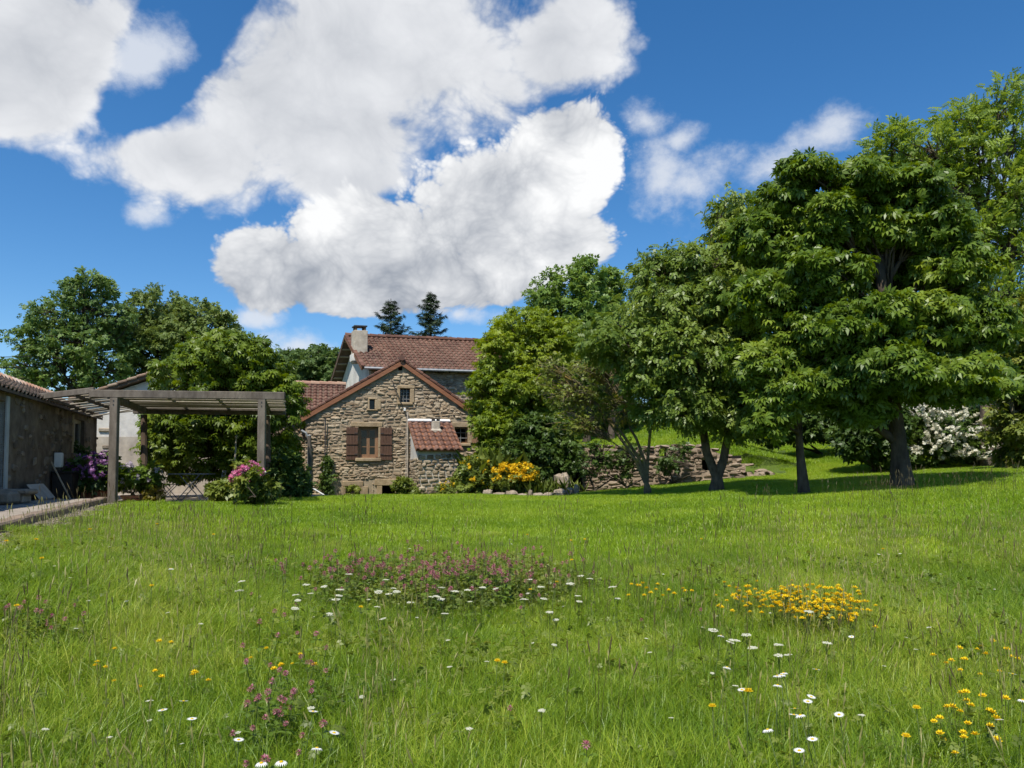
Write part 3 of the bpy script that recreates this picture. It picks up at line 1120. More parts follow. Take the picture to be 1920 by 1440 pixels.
# the lean-to with the bread oven, standing out from the cottage front
def lean_to():
    p0x, ztop = FP.xz(*Z1(1012, 800))
    dep = 2.7
    w = 1.55
    x0 = p0x + .06
    FF = FP.shifted(-dep)
    zb = at(*Z1(1200, 985), 29.3).z
    th = thing('oven_lean_to', 'small stone lean-to with red tiled roof and stubby white flue on cottage front', 'lean-to', FP.w(x0 + w / 2, -dep / 2, .2))
    M = FP.M
    zs = zb + (ztop - zb) * .12
    roofz = lambda y: ztop - .05 - (ztop - zb) * (-y) / dep      # underside along the slope
    th_w = .3
    zpl = 1.76
    # side walls: stone foot, plaster head
    for (xa, xb) in ((x0, x0 + th_w), (x0 + w - th_w, x0 + w)):
        s = MB()
        MX = frame(FP.w(xa, 0, 0), -D14, U14, UPZ)
        prism(s, [(.0, zpl), (dep, zpl), (dep, zb - .1), (0, ztop - .1)], MX, 0, xb - xa)
        s.build('plaster_wall', 'plaster', th)
        MB().box((xa + .01, -dep + .01, -.4), (xb - .01, -.002, zpl - .002), M).build('foot_wall', 'mortar_pale', th)
    MB().box((x0 + th_w, -dep, zpl), (x0 + w - th_w, -dep + th_w, zb - .1), M).build('plaster_wall', 'plaster', th)
    fw = MB().box((x0 + th_w - .01, -dep + .012, -.4), (x0 + w - th_w + .01, -dep + th_w, zpl - .002), M).build('foot_wall', 'mortar_pale', th)
    lay_stones(fw, FF.M, x0 - .02, x0 + w, -.1, zpl + .05, lambda x, z: True, [], 'stone_oven', hr=(.1, .2), wr=(.16, .42), depth=(.03, .08), seed=21)
    ML = frame(FP.w(x0, 0, 0), -D14, U14, UPZ)
    MLs = frame(FP.w(x0, 0, 0), D14 * -1, U14, UPZ)
    lay_stones(fw, MLs, .02, dep, -.1, zpl - .1, lambda x, z: True, [], 'stone_oven', hr=(.1, .2), wr=(.16, .4), depth=(.02, .05), seed=22)
    # roof
    ov = .22
    up = Vector((0, dep, ztop - zb)).normalized()
    p_e = FP.w(x0 - .12, -dep - ov, zb - (ztop - zb) / dep * ov + .02)
    upw = (FP.w(0, 0, ztop) - FP.w(0, -dep, zb)).normalized()
    nr = upw.cross(U14)
    nr = -nr if nr.z < 0 else nr
    s = MB()
    Mr = frame(p_e, U14, upw, nr)
    Lr = (dep + ov) * math.sqrt(1 + ((ztop - zb) / dep) ** 2)
    s.box((0, .03, -.07), (w + .25, Lr, 0), Mr)
    roof = s.build('roof', 'barge', th)
    lay_tiles(roof, p_e + nr * .01, U14, upw, 7, 7, w=(w + .27) / 7, l=Lr / 7, amp=.038, seed=31)
    MB().box((-.02, Lr - .16, .02), (w + .24, Lr + .02, .13), Mr, .03).build('mortar_flashing', 'white_paint', roof)
    # flue
    c = FP.w(x0 + .92, -dep * .36, 0)
    zr = zb + (ztop - zb) * .64
    Mf = frame((c.x, c.y, 0), U14, D14, UPZ)
    fl = MB().box((-.17, -.17, zr - .15), (.17, .17, zr + .42), Mf, .04)
    fl.box((-.24, -.24, zr - .2), (.24, .24, zr + .1), Mf, .08)
    flo = fl.build('flue', 'plaster_chimney', th)
    MB().box((-.2, -.2, zr + .5), (.2, .2, zr + .54), Mf, .01).build('flue_cap', 'stone_grey', flo)
    MB().box((-.15, -.15, zr + .42), (-.05, .15, zr + .5), Mf).box((.05, -.15, zr + .42), (.15, .15, zr + .5), Mf).build('flue_leg', 'plaster_chimney', flo)
    return th


lean_to()


# the taller house behind
def tall_house():
    G = R(25)
    V25 = Vector((-math.sin(G), math.cos(G), 0))
    p = at(679, 688, 38.5)        # front eave corner of the gable
    th = thing('tall_house', 'taller farmhouse with brown tiled roof and white gable behind the cottage', 'house', (p.x + 4, p.y + 4, .2))
    half = 3.9
    W = 12.5
    ap = at(646, 630, 38.5 + half * math.cos(G))
    ez, rz = p.z, ap.z
    u, v = U14, V25
    P = lambda a, b, z: Vector((p.x, p.y, 0)) + u * a + v * b + UPZ * z
    rear_z = ez - .9
    rear = half * 2 + 1.2
    ovg = .55     # verge overhang
    # walls (inset from the eaves)
    i = .45
    s = MB()
    s.add([P(ovg, i, -1), P(W, i, -1), P(W, i, ez - .12), P(ovg, i, ez - .12), P(ovg, i + .4, -1), P(W, i + .4, -1), P(W, i + .4, ez - .12), P(ovg, i + .4, ez - .12)],
          [(0, 1, 2, 3), (7, 6, 5, 4), (0, 3, 7, 4), (1, 5, 6, 2), (3, 2, 6, 7), (0, 4, 5, 1)])
    wall = s.build('front_wall', 'mortar', th)
    MW = frame(P(ovg, i, 0), u, v, UPZ)
    wh = (3.2, 3.9, 4.2, 5.3)
    lay_stones(wall, MW, 0, 8.5, 4.0, ez - .15, lambda x, z: True, [], 'stone_grey', hr=(.1, .22), wr=(.2, .6), seed=41, limit=200)
    s = MB()
    slope = (rz - ez) / half
    g = [(i + .4, -1), (rear - .45, -1), (rear - .45, rear_z), (half, rz - .2), (i + .4, ez - .15 + slope * .4)]
    vv = [P(ovg, b, z) for b, z in g] + [P(ovg + .4, b, z) for b, z in g]
    n = len(g)
    s.add(vv, [tuple(range(n)), tuple(reversed(range(n, 2 * n)))] + [(k, n + k, n + (k + 1) % n, (k + 1) % n) for k in range(n)])
    s.build('gable_wall', 'plaster', th)
    # roofs
    for front in (1, 0):
        a = (0, ez) if front else (rear, rear_z)
        s = MB()
        q0, q1 = P(0, a[0], a[1]), P(0, half, rz)
        q2, q3 = P(W, half, rz), P(W, a[0], a[1])
        n_ = (q3 - q0).cross(q1 - q0).normalized()
        n_ = -n_ if n_.z < 0 else n_
        vs = [q0, q1, q2, q3]
        s.add([x - n_ * .1 for x in vs] + [x for x in vs], [(0, 1, 2, 3), (4, 7, 6, 5), (0, 4, 5, 1), (1, 5, 6, 2), (2, 6, 7, 3), (3, 7, 4, 0)])
        rf = s.build('roof', 'old_wood', th)
        L = (q1 - q0).length
        if front:
            nc = int(W / .27)
            rows = 12
            lay_tiles(rf, q0, u, q1 - q0, nc, rows, w=.27, l=L / rows, amp=.036, seed=51, limit=300, skip=lambda c, r: False)
            # rafters showing under the verge
        else:
            # underside boards of the rear verge
            for k in range(9):
                f = (k + .5) / 9
                c0 = q0.lerp(q1, f) - n_ * .13
                MB().bar(c0, c0 + u * ovg, .1, .06, n_).build('soffit_board', 'slat_wood', rf)
        # verge board
        MB().bar(q0 - n_ * .08, q1 - n_ * .08, .06, .18, n_).build('barge_board', 'barge' if front else 'old_wood', rf)
        nv = 11
        for k in range(nv):
            c0, c1 = q0.lerp(q1, k / nv) + n_ * .075 + u * .06, q0.lerp(q1, min(1, (k + 1.08) / nv)) + n_ * .05 + u * .06
            MB().bar(c0, c1, .2, .08, n_, .02, rnd=.4).build('verge_tile', 'tile', rf)
    nr = 28
    for k in range(nr):
        c0, c1 = P(W * k / nr, half, rz + .07), P(W * (k + 1.05) / nr, half, rz + .05)
        MB().tube([c0, c1], [.13, .115], 8).build('ridge_tile', 'tile', th)
    # gutter
    MB().tube([P(.1, -.06, ez - .05), P(W, -.06, ez - .05)], .07, 8).build('gutter', 'zinc', th)
    # chimney on the gable end
    cc = at(674, 640, 38.5 + half * .55 * math.cos(G))
    Mc = frame((cc.x, cc.y, 0), u, v, UPZ)
    zt = at(674, 621, cc.y).z
    zbot = at(674, 664, cc.y).z
    ch = MB().box((-.36, -.3, zbot - .5), (.36, .3, zt), Mc, .02).build('chimney', 'plaster_chimney', th)
    MB().box((-.42, -.36, zbot - .42), (.42, .36, zbot - .02), Mc, .03).build('chimney_foot', 'plaster', ch)
    for k in range(4):
        MB().box((-.28 if k % 2 else .18, -.24 if k // 2 else .14, zt), (-.18 if k % 2 else .28, -.14 if k // 2 else .24, zt + .2), Mc).build('cowl_leg', 'old_wood', ch)
    MB().box((-.34, -.3, zt + .2), (.34, .3, zt + .27), Mc, .01).build('cowl', 'dark_metal', ch)
    # small vent pipes behind the chimney
    for k in range(3):
        b = P(2.1 + k * .2, half + .1, rz - .1)
        MB().tube([b, b + Vector((0, 0, .42))], .035, 6).build('vent_pipe', 'dark_metal', th)
    return th


tall_house()


# the low wing whose roof shows left of the cottage
def wing():
    p = at(540, 778, 34.5)
    ridge = at(600, 719, 36.8)
    W0, W1 = -3.2, 2.6
    th = thing('low_wing', 'low farmhouse wing with brown tiled roof between chestnut and cottage', 'house', (p.x, p.y, 0))
    P = lambda a, b, z: Vector((p.x, p.y, 0)) + U14 * a + D14 * b + UPZ * z
    ez, rz = p.z, ridge.z
    half = 2.6
    M = frame((p.x, p.y, 0), U14, D14, UPZ)
    wl = MB().box((W0 + .2, .3, -.6), (W1, .7, ez - .05), M).build('wall', 'mortar', th)
    lay_stones(wl, frame(P(0, .3, 0), U14, D14, UPZ), W0 + .2, 1.5, -.3, ez - .1, lambda x, z: True, [], 'stone', seed=61, limit=120)
    s = MB()
    prism(s, [(0, ez - .1), (half, rz - .1), (half * 2, ez - .1), (half * 2, ez), (half, rz), (0, ez)], frame(P(W0, 0, 0), D14, U14, UPZ), 0, W1 - W0)
    rf = s.build('roof', 'old_wood', th)
    up = P(0, half, rz) - P(0, 0, ez)
    n = 23
    lay_tiles(rf, P(W0, 0, ez), U14, up, n, 10, w=(W1 - W0) / n, l=up.length / 10, amp=.035, seed=62, limit=300)
    for k in range(14):
        MB().tube([P(W0 + (W1 - W0) * k / 14, half, rz + .06), P(W0 + (W1 - W0) * (k + 1.05) / 14, half, rz + .045)], [.13, .115], 8).build('ridge_tile', 'tile_pale', th)
    MB().box((W0 + .2, .7, -.6), (W0 + .6, half * 2 - .3, ez - .05), M).build('end_wall', 'mortar', th)


wing()


# the white rendered outbuilding behind the pergola
def outbuilding():
    u = Vector((math.cos(R(10)), math.sin(R(10)), 0))
    d = Vector((-math.sin(R(10)), math.cos(R(10)), 0))
    PL = Plane(at(350, 900, 27.6), u, d)
    th = thing('rendered_outbuilding', 'white rendered outbuilding with a low tiled gable behind the pergola and chestnut', 'outbuilding', PL.w(0, 3, .3))
    x0, _ = PL.xz(150, 800)
    x1, _ = PL.xz(470, 800)
    vx, vz = PL.xz(232, 724)
    v2x, v2z = PL.xz(310, 698)
    sl = (v2z - vz) / (v2x - vx)
    axx = (x0 + x1) / 2 + .3
    az = vz + sl * (axx - vx)
    top = lambda x: az - .1 - sl * abs(axx - x)
    zs = PL.xz(230, 819)[1]
    s = MB()
    prism(s, [(x0, zs), (x1, zs), (x1, top(x1)), (axx, top(axx)), (x0, top(x0))], PL.M, 0, .4)
    s.build('upper_wall', 'plaster', th)
    MB().box((x0 - .03, -.03, -.3), (x1 + .03, .4, zs - .002), PL.M).build('lower_wall', 'plaster_low', th)
    MB().box((x0, .4, -.3), (x0 + .4, 4, top(x0)), PL.M).box((x1 - .4, .4, -.3), (x1, 4, top(x1)), PL.M).build('side_wall', 'plaster', th)
    for (zx, zy, ww) in ((185, 806, .5), (192, 838, .45)):
        hx, hzz = PL.xz(zx, zy)
        MB().box((hx, -.06, hzz - .07), (hx + ww, .05, hzz + .07), PL.M, .03).build('exposed_stone', 'stone_grey', th)
    for sg in (-1, 1):
        xe = axx + sg * ((x1 - x0) / 2 + .6)
        zE = az - sl * abs(xe - axx)
        s = MB()
        prism(s, [(axx, az - .04), (xe, zE - .04), (xe, zE + .05), (axx, az + .05)], PL.M, -.3, 4.2)
        rf = s.build('roof', 'old_wood', th)
        n = 11
        for k in range(n):
            f0, f1 = k / n, min(1, (k + 1.06) / n)
            MB().bar(PL.w(xe + (axx - xe) * f0, -.25, zE + (az - zE) * f0 + .12), PL.w(xe + (axx - xe) * f1, -.25, zE + (az - zE) * f1 + .09), .22, .1, UPZ, .03).build('verge_tile', 'tile_old', rf)
        upw = (PL.w(axx, 0, az) - PL.w(xe, 0, zE))
        lay_tiles(rf, PL.w(xe, -.15, zE + .06), d, upw, 16, 11, l=upw.length / 11, limit=0, seed=71, material='tile')


outbuilding()


# the old barn at the left edge
BA, BB = Vector((-10.3, 15.4, 0)), Vector((-13.1, 24.2, 0))
BD = (BB - BA).normalized()                    # along the wall, away from the camera
BN = Vector((-BD.y, BD.x, 0))                  # into the barn, to the left
BZ = 0.68                                      # terrace level
PZ = 0.48                                      # patio level under the pergola


def barn():
    near = BA - BD * 9.0
    Lw = (BB - near).length
    ez = 3.0
    th = thing('old_barn', 'old shaded stone barn with mossy tiled roof beside the terrace', 'barn', (near + BD * Lw / 2 + BN * 1.5 + UPZ * BZ))
    M = frame(near, BD, BN, UPZ)
    PL = Plane(near, BD, BN)

    def fx(px, py):
        r = ray(px, py)
        n = PL.n
        e = Vector((0, 0, EYE))
        t = (PL.o - e).dot(n) / r.dot(n)
        q = e + r * t
        return (q - PL.o).dot(BD), q.z
    wx0, wz0 = fx(134, 852)
    wx1, wz1 = fx(160, 790)
    wx0, wx1, wz0, wz1 = wx0 + .1, wx1 - .1, 1.35 + .45, 1.35 + 1.42
    dx1, _ = fx(12, 800)
    dx0 = dx1 - 1.0
    holes = [(wx0, wx1, wz0, wz1), (dx0, dx1 - .1, BZ, 2.75)]
    s = wall_holes(MB(), M, 0, Lw, 0.2, lambda x: ez - .06, holes, .5)
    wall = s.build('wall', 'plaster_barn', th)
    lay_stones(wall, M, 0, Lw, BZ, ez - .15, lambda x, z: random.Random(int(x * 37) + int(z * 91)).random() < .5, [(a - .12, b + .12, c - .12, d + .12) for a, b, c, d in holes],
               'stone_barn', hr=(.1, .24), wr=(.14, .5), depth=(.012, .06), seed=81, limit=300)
    MB().box((0, .5, .2), (.5, 2.4, ez), M).build('side_wall', 'plaster_barn', th)
    qq = 1.25
    rz = 3.56
    s = MB()
    prism(s, [(0, .2), (qq * 2, .2), (qq * 2, ez - .05), (qq, rz - .1), (0, ez - .05)], frame(PL.w(Lw, 0, 0), BN, -BD, UPZ), 0, .45)
    s.build('gable_wall', 'plaster_barn', th)
    MB().box((0, qq * 2 - .3, .2), (Lw, qq * 2, ez - .06), M).build('back_wall', 'plaster_barn', th)
    # window and door
    f = MB()
    for a, b, c, d in ((wx0, wx0 + .1, wz0, wz1), (wx1 - .1, wx1, wz0, wz1), (wx0 + .1, wx1 - .1, wz1 - .1, wz1), (wx0 + .1, wx1 - .1, wz0, wz0 + .08),
                       ((wx0 + wx1) / 2 - .03, (wx0 + wx1) / 2 + .03, wz0 + .08, wz1 - .1)):
        f.box((a, .1, c), (b, .17, d), M)
    w = f.build('window', 'plaster_low', th)
    MB().box((wx0 + .1, .15, wz0 + .08), (wx1 - .1, .16, wz1 - .1), M).build('pane', 'glass', w)
    MB().box((wx0 - .1, -.04, wz0 - .1), (wx1 + .1, .1, wz0), M, .02).build('sill', 'stone_grey', w)
    MB().box((wx0 - .12, -.03, wz0), (wx0 - .002, .1, wz1 + .1), M, .01).build('reveal_stone', 'dressed', w)
    d = MB()
    d.box((dx0 + .01, .12, BZ), (dx1 - .11, .17, 2.74), M).build('door', 'grey_paint', th)
    MB().box((dx1 - .1, -.04, BZ), (dx1 + .06, .12, 2.86), M, .01).build('door_frame', 'grey_paint', th)
    # roof
    over = .14
    zE = ez - (rz - ez) / qq * over
    for sg in (0, 1):
        s = MB()
        a, b = ((-over, zE), (qq, rz)) if sg == 0 else ((qq * 2 + over, zE), (qq, rz))
        prism(s, [(a[0], a[1] - .03), (b[0], b[1] - .03), (b[0], b[1] + .03), (a[0], a[1] + .03)], frame(PL.w(Lw + .12, 0, 0), BN, -BD, UPZ), 0, Lw + .3)
        rf = s.build('roof', 'old_wood', th)
        upw = (PL.w(0, b[0], b[1]) - PL.w(0, a[0], a[1]))
        nc = 69
        lay_tiles(rf, PL.w(Lw + .12, a[0], a[1] + .04) - BD * (0.27 * nc), BD, upw, nc, 5, w=.27, l=upw.length / 5, amp=.045, material='tile_old', seed=83, limit=300 if sg == 0 else 0)
    n = 61
    for k in range(n):
        f0 = Lw + .1 - k * .3
        MB().tube([PL.w(f0, qq, rz + .05), PL.w(f0 - .31, qq, rz + .085)], [.11, .13], 8).build('ridge_tile', 'tile_ridge', th)
    return PL


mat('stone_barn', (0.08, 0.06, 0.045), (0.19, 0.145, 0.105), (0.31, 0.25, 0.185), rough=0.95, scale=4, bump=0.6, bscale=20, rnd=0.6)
BARN = barn()


# ------------------------------------------------------------------ terrace, kerb, gravel path
def terrace():
    k0, k1 = Vector((-5.05, 6.05, 0)), Vector((-9.6, 18.1, 0))
    # terrace slab: between the kerb line, the barn and the outbuilding
    pts = [k0, k1, Vector((-11.3, 18.5, 0)), BA - BD * 9]
    z = BZ - .03
    s = MB()
    n = len(pts)
    s.add([(p.x, p.y, z) for p in pts] + [(p.x, p.y, z - 1.2) for p in pts], [tuple(range(n)), tuple(reversed(range(n, 2 * n)))] + [(k, n + k, n + (k + 1) % n, (k + 1) % n) for k in range(n)])
    t = s.build('terrace', 'terrace', None)
    structure(t)
    pp = [Vector((-9.55, 18.16, 0)), Vector((-6.5, 18.95, 0)), Vector((-6.3, 26.5, 0)), Vector((-15, 28.3, 0)), BB, Vector((-11.32, 18.56, 0))]
    s = MB()
    n = len(pp)
    s.add([(p.x, p.y, PZ) for p in pp] + [(p.x, p.y, PZ - .4) for p in pp], [tuple(range(n)), tuple(reversed(range(n, 2 * n)))] + [(k, n + k, n + (k + 1) % n, (k + 1) % n) for k in range(n)])
    structure(s.build('patio', 'terrace', None))
    q = random.Random(5)
    # paving slabs in rows along the kerb
    d = (k1 - k0).normalized()
    nrm = Vector((-d.y, d.x, 0))
    L = (k1 - k0).length
    a = 0
    while a < L - .3:
        w = q.uniform(.7, 1.1)
        b = .2
        while b < 4.2:
            ww = q.uniform(.7, 1.2)
            c = k0 + d * (a + w / 2) + nrm * (b + ww / 2)
            if (c - BA).dot(-BN) > ww / 2 + .1:
                M = frame(k0 + d * a + nrm * b, d, nrm, UPZ)
                MB().box((.01, .01, z - .02), (w - .012, ww - .012, z + .022 + q.uniform(-.004, .006)), M, .012).build('paving_slab', 'terrace', t)
            b += ww
        a += w
    a = 0
    while a < L:
        w = q.uniform(.5, .95)
        M = frame(k0 + d * a, d, nrm, UPZ)
        MB().box((.008, -.04 + q.uniform(-.015, .015), z - .35), (w - .008, .2, z + .035 + q.uniform(-.01, .01)), M, .025).build('kerb_stone', 'kerb', t)
        a += w
    # gravel strip beside it
    g = MB()
    vs, fs = [], []
    m = 30
    for i in range(m + 1):
        c = k0 + d * (L * .98 * i / m)
        for j in range(4):
            wd = (0.62 if i < m * .6 else 0.6 * (m - i) / (m * .4) + .04)
            e = c - nrm * (.02 + wd * j / 3 * (1 + .15 * math.sin(i * .9)))
            vs.append((e.x, e.y, hz(e.x, e.y) + .012))
    for i in range(m):
        for j in range(3):
            k = i * 4 + j
            fs.append((k, k + 1, k + 5, k + 4))
    structure(g.add(vs, fs).build('gravel_path', 'gravel', None))
    return k0, d, nrm, L


K0, KD, KN, KL = terrace()


# ------------------------------------------------------------------ pergola
def pergola():
    Df = 18.0
    pl, pr = at(211, 940, Df), at(489, 938, Df + .45)
    u = Vector((pr.x - pl.x, pr.y - pl.y, 0)).normalized()
    dv = Vector((-0.27, 0.963, 0))
    th = thing('pergola', 'weathered grey timber pergola with lath roof over the terrace', 'pergola', (pl.x + 1.7, pl.y + 1.5, PZ))
    ztop = at(211, 746, Df).z
    W = (pr - pl).length
    dep = 3.7
    gz = lambda p: hz(p.x, p.y) - .3
    P = lambda a, b, z: Vector((pl.x, pl.y, 0)) + u * a + dv * b + UPZ * z
    M = frame((pl.x, pl.y, 0), u, Vector((-u.y, u.x, 0)), UPZ)
    for a, b in ((0, 0), (W, 0), (0, dep), (W, dep)):
        c = P(a, b, 0)
        Mp = frame(c, u, Vector((-u.y, u.x, 0)), UPZ)
        if b == 0:
            MB().box((-.088, -.088, gz(c)), (.088, .088, ztop), Mp, .012).build('post', 'weathered', th)
        else:
            MB().tube([P(a, b, .2), P(a + .02, b, 1.4), P(a - .02, b, ztop - .14)], [.1, .095, .085], 10).build('post', 'old_wood', th)
    for a in (0, W):          # bolt heads where the posts carry the beam
        for zz in (ztop - .07, ztop - .16):
            c = P(a, 0, zz) - Vector((-u.y, u.x, 0)) * .088
            MB().tube([c, c - Vector((-u.y, u.x, 0)) * .014], .014, 6).build('bolt', 'dark_metal', th)
    MB().bar(P(-.55, -.02, ztop + .09), P(W + .53, -.02, ztop + .09), .14, .18, UPZ, .012).build('beam', 'weathered', th)
    MB().bar(P(-.3, dep, ztop - .02), P(W + .5, dep, ztop - .02), .14, .2, UPZ, .012).build('beam', 'weathered', th)
    for a in (0.0, W):
        MB().bar(P(a, .12, ztop - .01), P(a, dep - .1, ztop - .01), .12, .2, UPZ, .01).build('cross_beam', 'weathered', th)
    for a in (.33, .67):
        MB().bar(P(a * W, .1, ztop + .12), P(a * W, dep + .1, ztop + .12), .07, .09, UPZ, .01).build('joist', 'old_wood', th)
    q = random.Random(8)
    n = 22
    for k in range(n):
        b = .28 + (dep + .1) * k / (n - 1)
        w = q.uniform(.11, .17)
        zz = ztop + .05 + q.uniform(-.012, .012)
        MB().bar(P(-.2 + q.uniform(-.1, .1), b + q.uniform(-.02, .02), zz), P(W + .5 + q.uniform(-.03, .03), b + q.uniform(-.02, .02), zz + q.uniform(-.02, .02)), w, .025, UPZ, .006).build('lath', 'slat_wood', th)
    # the sloping side roof reaching the barn eave
    fl = at(48, 747, 17.9)
    fr = P(-.45, -.02, ztop + .17)
    MB().bar(fl, fr, .1, .14, UPZ, .012).build('side_beam', 'weathered', th)
    n = 15
    for k in range(n):
        b = .22 + (dep + .6) * k / (n - 1)
        r_ = P(-.05, b + q.uniform(-.06, .06), ztop + .1 + q.uniform(-.03, .03))
        e = BA + BD * ((17.9 - 15.4) / BD.y + b * 1.02)
        l_ = Vector((e.x, e.y, 0)) - BN * (.12 + q.uniform(0, .25)) + UPZ * (3.06 - .012 * k + q.uniform(-.05, .03))
        MB().bar(l_, r_, q.uniform(.06, .13), .022, UPZ, .005).build('side_lath', 'slat_wood', th)
    for f in (.35, .75):
        p0 = fl.lerp(fr, f) - UPZ * .09
        MB().bar(p0, p0 + dv * (dep + .3) - UPZ * .02, .07, .08, UPZ, .01).build('side_joist', 'old_wood', th)
    return P, W, dep, ztop


PERG = pergola()

# ------------------------------------------------------------------ vegetation
def kite(L=1.0, w=.3, at_=.55, fold=.06, y0=0.0, ang=0.0, droop=0.0, el=0.0):
    """a folded leaf blade in the xy plane, pointing along y, turned by ang"""
    pts = [(0, 0, 0), (w * .72, L * at_ * .6, fold), (w, L * (at_ + .1), fold), (0, L, -droop * L), (-w, L * (at_ + .1), fold), (-w * .72, L * at_ * .6, fold)]
    c, s = math.cos(ang), math.sin(ang)
    return [(x * c + (y + y0) * s, -x * s + (y + y0) * c, z - droop * .4 * y) for x, y, z in pts], [(0, 1, 2, 3), (0, 3, 4, 5)]


def kite4(L=1.0, w=.3, at_=.55, fold=.06, y0=0.0, ang=0.0, droop=0.0):
    """the same leaf with four corners, for leaves seen small"""
    pts = [(0, 0, 0), (w * 1.05, L * at_, fold), (0, L, -droop * L), (-w * 1.05, L * at_, fold)]
    c, s = math.cos(ang), math.sin(ang)
    return [(x * c + (y + y0) * s, -x * s + (y + y0) * c, z - droop * .4 * y) for x, y, z in pts], [(0, 1, 2, 3)]


def join(parts):
    V, Fc = [], []
    for v, f in parts:
        o = len(V)
        V += v
        Fc += [tuple(i + o for i in q) for q in f]
    return np.array(V, dtype=np.float32), np.array(Fc, dtype=np.int32)


T_PALM = join([kite4(L, .175 * L ** .5, .66, .04, .03, R(a), .34) for a, L in ((-118, .55), (-78, .78), (-38, .95), (0, 1.0), (38, .95), (78, .78), (118, .55))])
T_PALM5 = join([kite4(L, .17 * L ** .5, .5, .03, .02, R(a), .2) for a, L in ((-105, .6), (-52, .85), (0, 1.0), (52, .85), (105, .6))])


def pinnate(n, L, lw, ll, droop=.15):
    ps = []
    for i in range(n):
        y = L * (.25 + .7 * i / n)
        for sgn in (-1, 1):
            v, f = kite4(ll, lw, .45, .03, 0, R(sgn * 62), .2)
            ps.append(([(x, yy + y, z - droop * y * y) for x, yy, z in v], f))
    v, f = kite4(ll * 1.1, lw, .45, .03, 0, 0, .3)
    ps.append(([(x, yy + L * .9, z - droop * L * L) for x, yy, z in v], f))
    return join(ps)


T_WALNUT = pinnate(3, 1.0, .125, .5)
T_ASH = pinnate(4, 1.0, .085, .34)
T_LEAF = join([kite(1.0, .3, .45, .06)])
T_SPRIG = join([([(x, y + o[1], z + o[2]) for x, y, z in v], f) for (v, f), o in
                ((kite4(.8, .24, .45, .05, 0, R(-60), .1), (0, 0, 0)), (kite4(.8, .24, .45, .05, 0, R(55), .1), (0, .22, 0)), (kite4(.8, .24, .45, .05, 0, R(-35), .1), (0, .42, .03)), (kite4(.9, .24, .45, .05, 0, R(12), .2), (0, .5, 0)))])
T_NEEDLE = join([kite4(1.0, .07, .4, .01, .0, R(a), .1) for a in (-60, -30, 0, 30, 60)])
T_STRAP = join([kite(1.0, .03, .5, .008, 0, 0, .25)])
T_PETALS = join([kite4(.5, .2, .55, .04, .05, R(a), -.25) for a in range(0, 360, 72)])


def norm(a):
    return a / np.maximum(np.linalg.norm(a, axis=1, keepdims=True), 1e-6)


def leaves_mesh(name, material, pos, out, tmpl, size, rg, upbias=.7, outbias=.5, jitter=.5, droop=.3, size_var=.3, rnd=None):
    """one leaf per position, tip outwards and down, face up and outwards"""
    n = len(pos)
    V0, F0 = tmpl
    up = np.array([0, 0, 1.0])
    nn = norm(up * upbias + out * outbias + rg.normal(0, jitter, (n, 3)))
    hor = out * np.array([1, 1, .35])
    d = norm(hor + rg.normal(0, .6, (n, 3)) - up * droop)
    x = norm(np.cross(d, nn))
    z = np.cross(x, d)
    s = size * (1 + rg.uniform(-size_var, size_var, n))
    W = (V0[None, :, 0:1] * x[:, None] + V0[None, :, 1:2] * d[:, None] + V0[None, :, 2:3] * z[:, None]) * s[:, None, None] + pos[:, None]
    k = len(V0)
    Fc = (F0[None] + (np.arange(n) * k)[:, None, None]).reshape(-1, F0.shape[1])
    if rnd is None:
        rnd = rg.uniform(0, 1, n)
    return big_mesh(name, W.reshape(-1, 3), Fc, np.repeat(rnd, k), mats=[material])


def subclumps(lobes, n, rg, shell=.72, inner=.25, reject=.72):
    """centres of leaf clumps near the skin of a set of ellipsoids"""
    C = np.array([l[0] for l in lobes])
    Rr = np.array([l[1] for l in lobes])
    wt = (Rr[:, 0] * Rr[:, 2] + Rr[:, 1] * Rr[:, 2] + Rr[:, 0] * Rr[:, 1])
    wt = wt / wt.sum()
    m = n * 4
    i = rg.choice(len(lobes), m, p=wt)
    v = norm(rg.normal(0, 1, (m, 3)))
    r = np.where(rg.random(m) > inner, rg.uniform(shell, 1.0, m) + .12 * (rg.random(m) < .3) * rg.random(m), rg.uniform(.25, shell, m))
    P = C[i] + v * Rr[i] * r[:, None]
    q = np.sqrt((((P[:, None] - C[None]) / Rr[None]) ** 2).sum(2))
    q[np.arange(m), i] = 9
    ok = (q.min(1) >= reject) | (rg.random(m) > .8)
    P, v, i = P[ok][:n], v[ok][:n], i[ok][:n]
    return P, norm(v * Rr[i]), i


def crown_leaves(lobes, n_sub, sub_r, n_leaf, rg, flat=.6, **kw):
    c, o, lb = subclumps(lobes, n_sub, rg, **kw)
    k = len(c)
    cnt = np.maximum(2, rg.normal(n_leaf, n_leaf * .3, k).astype(int))
    idx = np.repeat(np.arange(k), cnt)
    n = len(idx)
    v = rg.normal(0, 1, (n, 3))
    v = norm(v) * (rg.uniform(0, 1, (n, 1)) ** .5)
    sr = sub_r * rg.uniform(.6, 1.35, k)
    off = v * sr[idx][:, None] * np.array([1, 1, flat])
    pos = c[idx] + off
    out = norm(o[idx] * .7 + v * .8)
    tone = np.clip(rg.uniform(0, 1, k)[idx] * .5 + rg.uniform(0, .5, n), 0, 1)
    return pos, out, tone, c, lb


def curve_pts(a, b, q, sag=.1, n=5):
    a, b = Vector(a), Vector(b)
    L = (b - a).length
    side = Vector((q.uniform(-1, 1), q.uniform(-1, 1), q.uniform(.2, 1))) * L * sag
    return [a.lerp(b, t / n) + side * math.sin(PI * t / n) + Vector((q.uniform(-1, 1), q.uniform(-1, 1), q.uniform(-1, 1))) * L * .018 * (0 < t < n) for t in range(n + 1)]


